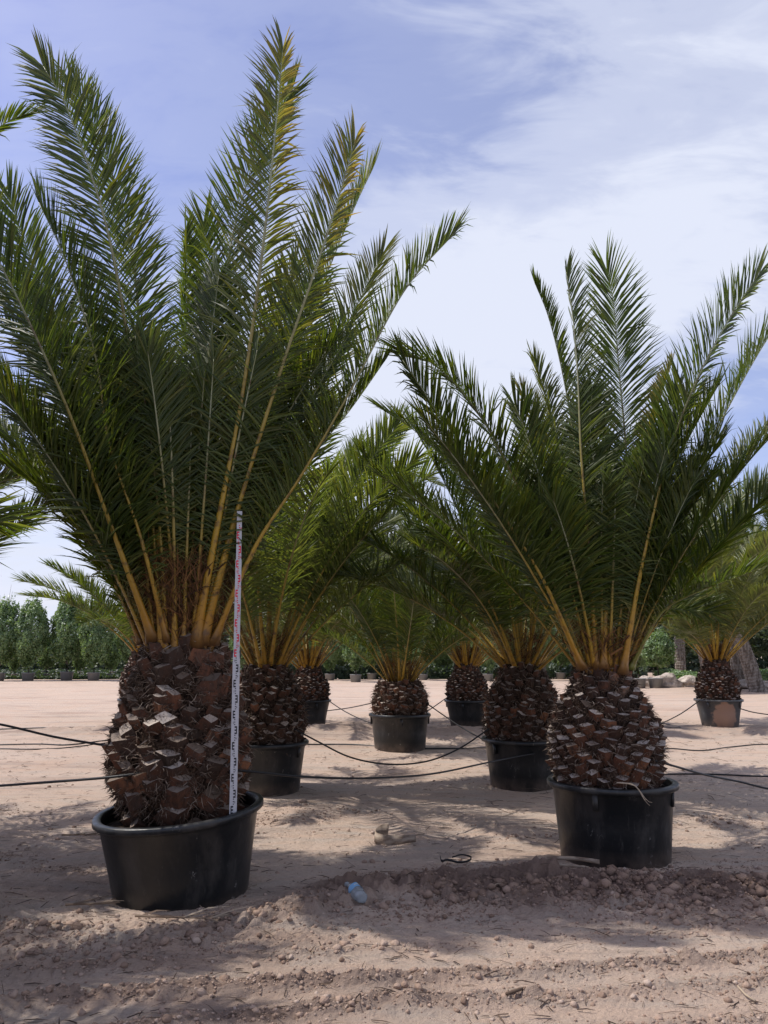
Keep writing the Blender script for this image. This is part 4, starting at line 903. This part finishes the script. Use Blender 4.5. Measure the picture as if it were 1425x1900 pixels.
# ------------------------------------------------------------------ background shrubs and trees
def crown_mesh(seed, rx, ry, rz, n, leaf, top_spikes=0, m=None, lobes=5, hollow=.55):
    q = random.Random(seed); mb = MB(); cs = []
    for i in range(n):
        while True:
            v = Vector((q.uniform(-1, 1), q.uniform(-1, 1), q.uniform(-1, 1)))
            if .05 < v.length < 1: break
        u = v.normalized(); rad = q.uniform(hollow, 1) ** .6
        k = 1 + .30 * mnoise.noise(u * 1.7 + Vector((seed, 0, 0))) + .22 * mnoise.noise(u * 4.5 + Vector((0, seed, 0)))
        if mnoise.noise(u * 6 + Vector((seed, seed, 3))) + .25 * q.random() < -.32: continue
        p = Vector((u.x * rx * rad * k, u.y * ry * rad * k, u.z * rz * rad * k * (1 if u.z > 0 else .92)))
        if u.z > .5 and q.random() < top_spikes: p.z += q.random() ** 2 * rz * .22
        nrm = (u + Vector((q.gauss(0, .7), q.gauss(0, .7), q.gauss(0, .7)))).normalized(); a = nrm.orthogonal().normalized(); a = Matrix.Rotation(q.uniform(0, 6.28), 3, nrm) @ a; b = nrm.cross(a)
        s = leaf * q.uniform(.6, 1.3)
        g = min(1, max(0, q.gauss(.45, .22) + .3 * mnoise.noise(p * 1.6)))
        mb.add([p - a * s, p + b * s * .5, p + a * s, p - b * s * .5], [(0, 1, 2, 3)], 0, (0, g, 0, 0))
    return mb.mesh('crown', m or M_bush)
crowns = [crown_mesh(41 + i, .88, .88, 1.8, 13000, .075, top_spikes=.6, hollow=.7) for i in range(4)]
mb = MB(); lathe(mb, [(.28, 0), (.33, .42), (.35, .43), (.35, .46), (.31, .46), (.30, .40)], 20); bush_pot = mb.mesh('pot', plastic('grey_pot_plastic', (0.17, 0.17, 0.165), 0.5), True)
mb = MB(); lathe(mb, [(.30, 0), (.02, .02)], 20, cap_top=True); bush_soil = mb.mesh('soil', M_soilp)
mb = MB()
tube(mb, [Vector((0, 0, .3)), Vector((.03, 0, 1.0)), Vector((-.02, .02, 2.0)), Vector((0, 0, 3.2))], lambda t: .07 * (1 - .7 * t), 7)
for k in range(9):
    a = k * 2.4; z = .8 + k * .22; tube(mb, [Vector((0, 0, z)), Vector((math.cos(a) * .35, math.sin(a) * .35, z + .45)), Vector((math.cos(a) * .7, math.sin(a) * .7, z + 1.1))], lambda t: .03 * (1 - .7 * t), 5)
bush_trunk = mb.mesh('trunk', M_bark, True)
GB = 'rounded shrub trees in grey pots far behind'; GBP = 'grey pots of the far shrub trees'
def bush(x, y, s, label, plabel, k, zs=1):
    g = hgt(x, y)
    tag(link('plant_pot', bush_pot, None, (x, y, g - .02), (0, 0, k), s), plabel, 'pot', GBP); 
    link('soil', bush_soil, bpy.data.objects[col.objects[-1].name], (0, 0, .42))
    o = thing('shrub_tree', (x, y, g), label, 'shrub', GB, rz=k * 1.7, scale=(s, s, s * zs)); link('trunk', bush_trunk, o); link('crown', crowns[k % 4], o, (0, 0, 2.5))
D_ = 43.0
names = ['cut by the left picture edge', 'second from the left edge', 'third from the left edge', 'fourth from the left edge', 'fifth, beside the fat trunk']
for k, px in enumerate((-2, 53, 119, 178, 236)):
    bush(wx(px, D_), D_ + (0, 0, .4, -.3, .8)[k], (1.0, .99, 1.04, .98, .95)[k], 'rounded green shrub tree in the front row, ' + names[k], 'small grey pot of the shrub tree ' + names[k], k)
far = [(28, 46.5), (87, 46.5), (148, 46.5), (205, 46.5), (-40, 50), (22, 52), (85, 53), (150, 51), (210, 52), (-70, 44), (-10, 60), (55, 61), (115, 60), (180, 62), (250, 60)]
for k, (px, D2) in enumerate(far):
    bush(wx(px, D2), D2, .60, 'back row shrub tree at left showing between the front row crowns', 'pot of a back row shrub tree at left, in shade between the front row pots', k + 1)
mids = [(455, 42, .9), (505, 44, .85), (575, 45, .82), (612, 43, .82), (636, 46, .85), (660, 41, .9), (690, 45, .85), (725, 44, .8), (785, 43, .75), (815, 46, .8), (832, 47, .85), (855, 44, .85), (880, 47, .85), (905, 42, .85), (935, 45, .8), (1005, 43, .85), (1040, 45, .85), (1080, 43, .85), (1118, 46, .8)]
ks = {}
for k, (px, D2, s) in enumerate(mids):
    pl_ = 'left of the middle pot' if px < 690 else ('behind the middle pot' if px < 760 else ('right of the middle pot' if px < 940 else 'behind the right front palm'))
    ks[pl_] = ks.get(pl_, 0) + 1; od = ('first', 'second', 'third', 'fourth', 'fifth', 'sixth', 'seventh')[ks[pl_] - 1]
    bush(wx(px, D2), D2, s, f'far shrub tree under the fronds {pl_}, {od} from the left there', f'small pot of the {od} far shrub tree {pl_}', k + 2)
# right-hand garden
GR = 'trees behind the free standing palm at right'
def tree(px, D2, h, rx, label, seed, m=None, trunk_r=.18, name='tree', lean=0, rzf=.38, n=9000, leaf=.13):
    x = wx(px, D2); g = hgt(x, D2); o = thing(name, (x, D2, g), label, 'tree', GR)
    mb = MB(); q = random.Random(seed); top = Vector((lean, 0, h * .75))
    tube(mb, [Vector((0, 0, -.1)), Vector((lean * .3, .1, h * .3)), top], lambda t: trunk_r * (1 - .6 * t), 8)
    for k in range(8):
        a = k * 2.4 + seed; z = h * (.3 + .05 * k); b = Vector((lean * z / h, 0, z)); tube(mb, [b, b + Vector((math.cos(a) * rx * .5, math.sin(a) * rx * .5, h * .12)), b + Vector((math.cos(a) * rx * .85, math.sin(a) * rx * .85, h * .2))], lambda t: trunk_r * .4 * (1 - .7 * t), 5)
    link('trunk', mb.mesh('trunk', M_bark, True), o); link('crown', crown_mesh(seed, rx, rx, h * rzf, n, leaf, .5, m or M_tree), o, (lean, 0, h * (1 - rzf) * .98))
tree(1222, 41, 2.6, .85, 'small rounded light green tree left of the free standing palm at right', 61, M_bush, .08, 'shrub_tree', n=6500, leaf=.07, rzf=.36)
tree(1185, 44, 2.5, .8, 'small green tree right beside the right front palm trunk, far behind', 62, M_bush, .08, 'shrub_tree', n=6500, leaf=.07, rzf=.36)
tree(1262, 52, 5.2, 2.0, 'grey green tree with a forked pale trunk behind the boulders', 63, None, .16)
tree(1310, 62, 8.5, 3.0, 'tall dark grey green tree behind the free standing palm', 64, None, .25)
tree(1385, 60, 8.0, 3.2, 'broad grey green tree right of the free standing palm', 65, None, .25)
tree(1430, 50, 4.5, 2.2, 'low dense tree at the right picture edge', 66, None, .2)
tree(1340, 48, 3.6, 1.6, 'low tree crown directly behind the free standing palm trunk', 67, None, .12)
tree(1500, 58, 8.0, 3.4, 'tree just beyond the right picture edge', 68, None, .25)
for k, (px, D2, s) in enumerate(((1275, 38, 1), (1300, 37, .75), (1408, 38, 1.2), (1240, 44, .8), (1440, 40, 1))):
    x = wx(px, D2); mbm = crown_mesh(70 + k, 1.1, .7, .38, 3500, .06, 0, M_bush)
    tag(link('low_hedge', mbm, None, (x, D2, hgt(x, D2) + .3), None, s), 'clipped low hedge, ' + ('broad one left of the free standing palm', 'small round one touching the free standing palm trunk', 'wide one right of the free standing palm', 'short one behind the boulders', 'one at the right picture edge')[k], 'hedge', 'clipped low hedges at right')
# tall date palms far off at right
V_big = [v for v in V_fard]
mb = MB(); q = random.Random(9)
def ttrunk(h, lean):
    mb = MB(); P, _ = spline([Vector((0, 0, -.1)), Vector((lean * .35, 0, h * .4)), Vector((lean, 0, h))], 60)
    tube(mb, P, lambda t: (.30 - .05 * t) * (1 + .08 * (int(t * 60) % 2)), 14)
    return mb.mesh('trunk', [M_bark])
def tall_palm(px, D2, h, lean, label, seed, fs=1.5, maxlean=64, V=None):
    x = wx(px, D2); o = thing('palm_tree', (x, D2, hgt(x, D2)), label, 'palm tree', 'tall date palms far behind'); link('trunk', ttrunk(h, lean), o); q = random.Random(seed)
    VV = V or V_big
    for i in range(46):
        a = i * 2.4 + q.uniform(-.2, .2); want = 4 + (maxlean + 25) * ((i + .5) / 46) ** .8
        c = sorted(VV, key=lambda v: abs(v[0] - want) + q.uniform(0, 6))[0][1]; s = fs * q.uniform(.85, 1.1)
        add_frond(o, c, (lean, 0, h - .1), (0, R(max(0, want - 64)) * .9, a) if False else (0, 0, a), s)
tall_palm(1322, 33, 4.3, -.8, 'tall date palm with a leaning pale trunk directly behind the free standing palm', 81, 1.7, V=V_far)
tall_palm(1368, 36, 4.6, .2, 'tall date palm with a thick dark trunk right of the free standing palm', 82, 1.7)
tall_palm(1405, 31, 3.4, -1.0, 'date palm leaning left near the right picture edge', 83, 1.6, V=V_far)
tall_palm(1262, 46, 4.6, .2, 'distant date palm above the boulders', 84, 1.4)
tall_palm(1460, 34, 5.0, .2, 'date palm standing just past the right picture edge', 85, 1.7)
tall_palm(1190, 62, 4.2, .1, 'tiny distant date palm crown seen between the petioles of the right palm', 86, 1.1)
tall_palm(1168, 60, 3.6, .1, 'second tiny distant date palm, lower, beside the other between the petioles', 87, 1.0)
# boulders
M_rock = mat('pale_boulder', rough=0.9, spec=0.15); t = M_rock.node_tree
c = mixc(t, (0.50, 0.44, 0.38), (0.30, 0.25, 0.21), noise_s(t, 3, 5)); t.links.new(c, t.nodes['Principled BSDF'].inputs['Base Color']); bump(M_rock, noise_s(t, 8, 5), .5, .05)
for k, (px, D2, sx, sz) in enumerate(((1199, 35.5, .42, .3), (1236, 35, .62, .36), (1266, 36, .5, .22), (1284, 35.2, .6, .3), (1392, 34, 1.0, .26), (1425, 33.5, .9, .22))):
    bm = bmesh.new(); bmesh.ops.create_icosphere(bm, subdivisions=4, radius=1)
    for v in bm.verts: v.co = v.co * (1 + .35 * mnoise.noise(v.co * 1.3 + Vector((k * 7, 0, 0))) + .1 * mnoise.noise(v.co * 4 + Vector((k, 3, 0)))); v.co.x *= sx; v.co.y *= sx * .7; v.co.z *= sz
    me = bpy.data.meshes.new('boulder'); bm.to_mesh(me); bm.free(); me.materials.append(M_rock); me.polygons.foreach_set('use_smooth', [True] * len(me.polygons))
    x = wx(px, D2); tag(link('boulder', me, None, (x, D2, hgt(x, D2) + sz * .6)), 'pale boulder at the garden edge, ' + ('first from the right front palm', 'largest rounded one, second from the right front palm', 'low one in the middle of the row', 'last one beside the free standing palm', 'long flat one right of the free standing palm', 'flat one at the right picture edge')[k], 'boulder', 'pale boulders at right')
for k, px in enumerate((1184, 1216)):
    x = wx(px, 34.5); tag(link('plant_pot', bush_pot, None, (x, 34.5, hgt(x, 34.5) - .02), None, .95), 'empty grey pot among the boulders, ' + ('nearer the right front palm', 'between the first two boulders')[k], 'pot')
# a few bare twigs and far trees above the shrub row at left
x = wx(12, 50); mb = MB(); q = random.Random(4)
for k in range(7):
    a = q.uniform(0, 6.28); tube(mb, [Vector((0, 0, 0)), Vector((math.cos(a) * .12, 0, 3)), Vector((math.cos(a) * .45, math.sin(a) * .2, 5.4 + q.uniform(-.5, .5)))], lambda t: .03 * (1 - .8 * t), 5)
o = thing('bare_tree', (x, 49, hgt(x, 49)), 'thin bare twiggy tree rising above the shrub row at the left edge', 'tree'); link('trunk', mb.mesh('trunk', M_bark), o)
q = random.Random(77); wood = MB()
for i in range(90000):
    px = q.uniform(-260, 1700); D2 = q.uniform(60, 72); x = (px - 712.5) / F * D2
    H_ = (1.4 if px < 380 else 4.0) + (.5 if px < 380 else 1.6) * mnoise.noise(Vector((x * .09, 0, 0))) + 1.0 * mnoise.noise(Vector((x * .4, 3, 0)))
    z = H_ * q.random(); s = q.uniform(.12, .26); a = Vector((q.gauss(0, 1), q.gauss(0, 1), q.gauss(0, 1))).normalized(); b = a.orthogonal().normalized(); p = Vector((x, D2, z))
    wood.add([p - a * s, p + b * s * .6, p + a * s, p - b * s * .6], [(0, 1, 2, 3)], 0, (0, q.random(), 0, 0))
low = MB()  # leaf rows added to darken the pale ground strip under the shrub rows
for i in range(60000):
    px = q.uniform(-260, 1190); D2 = q.choice((45.5, 49, 52.5, 56, 59.5)) + q.uniform(-.5, .5); 
    x = (px - 712.5) / F * D2
    top = 1.15 if px > 440 else .3
    z = top * (.55 + .5 * mnoise.noise(Vector((x * .8, D2, 0)))) * q.random() * (1.3 if px > 440 else 1)
    s = q.uniform(.08, .17); a = Vector((q.gauss(0, 1), q.gauss(0, 1), q.gauss(0, 1))).normalized(); b = a.orthogonal().normalized(); p = Vector((x, D2, z))
    low.add([p - a * s, p + b * s * .6, p + a * s, p - b * s * .6], [(0, 1, 2, 3)], 0, (0, q.random() * .6, 0, 0))
tag(link('low_darkening_leaves', low.mesh('low_darkening_leaves', M_tree)), 'low dark leaf rows added to darken the ground under the far shrub trees', 'added dark leaves', kind='stuff')
tag(link('far_hedgerow', wood.mesh('far_hedgerow', M_tree)), 'far low line of green growth along the horizon behind the nursery', 'hedgerow', kind='stuff')
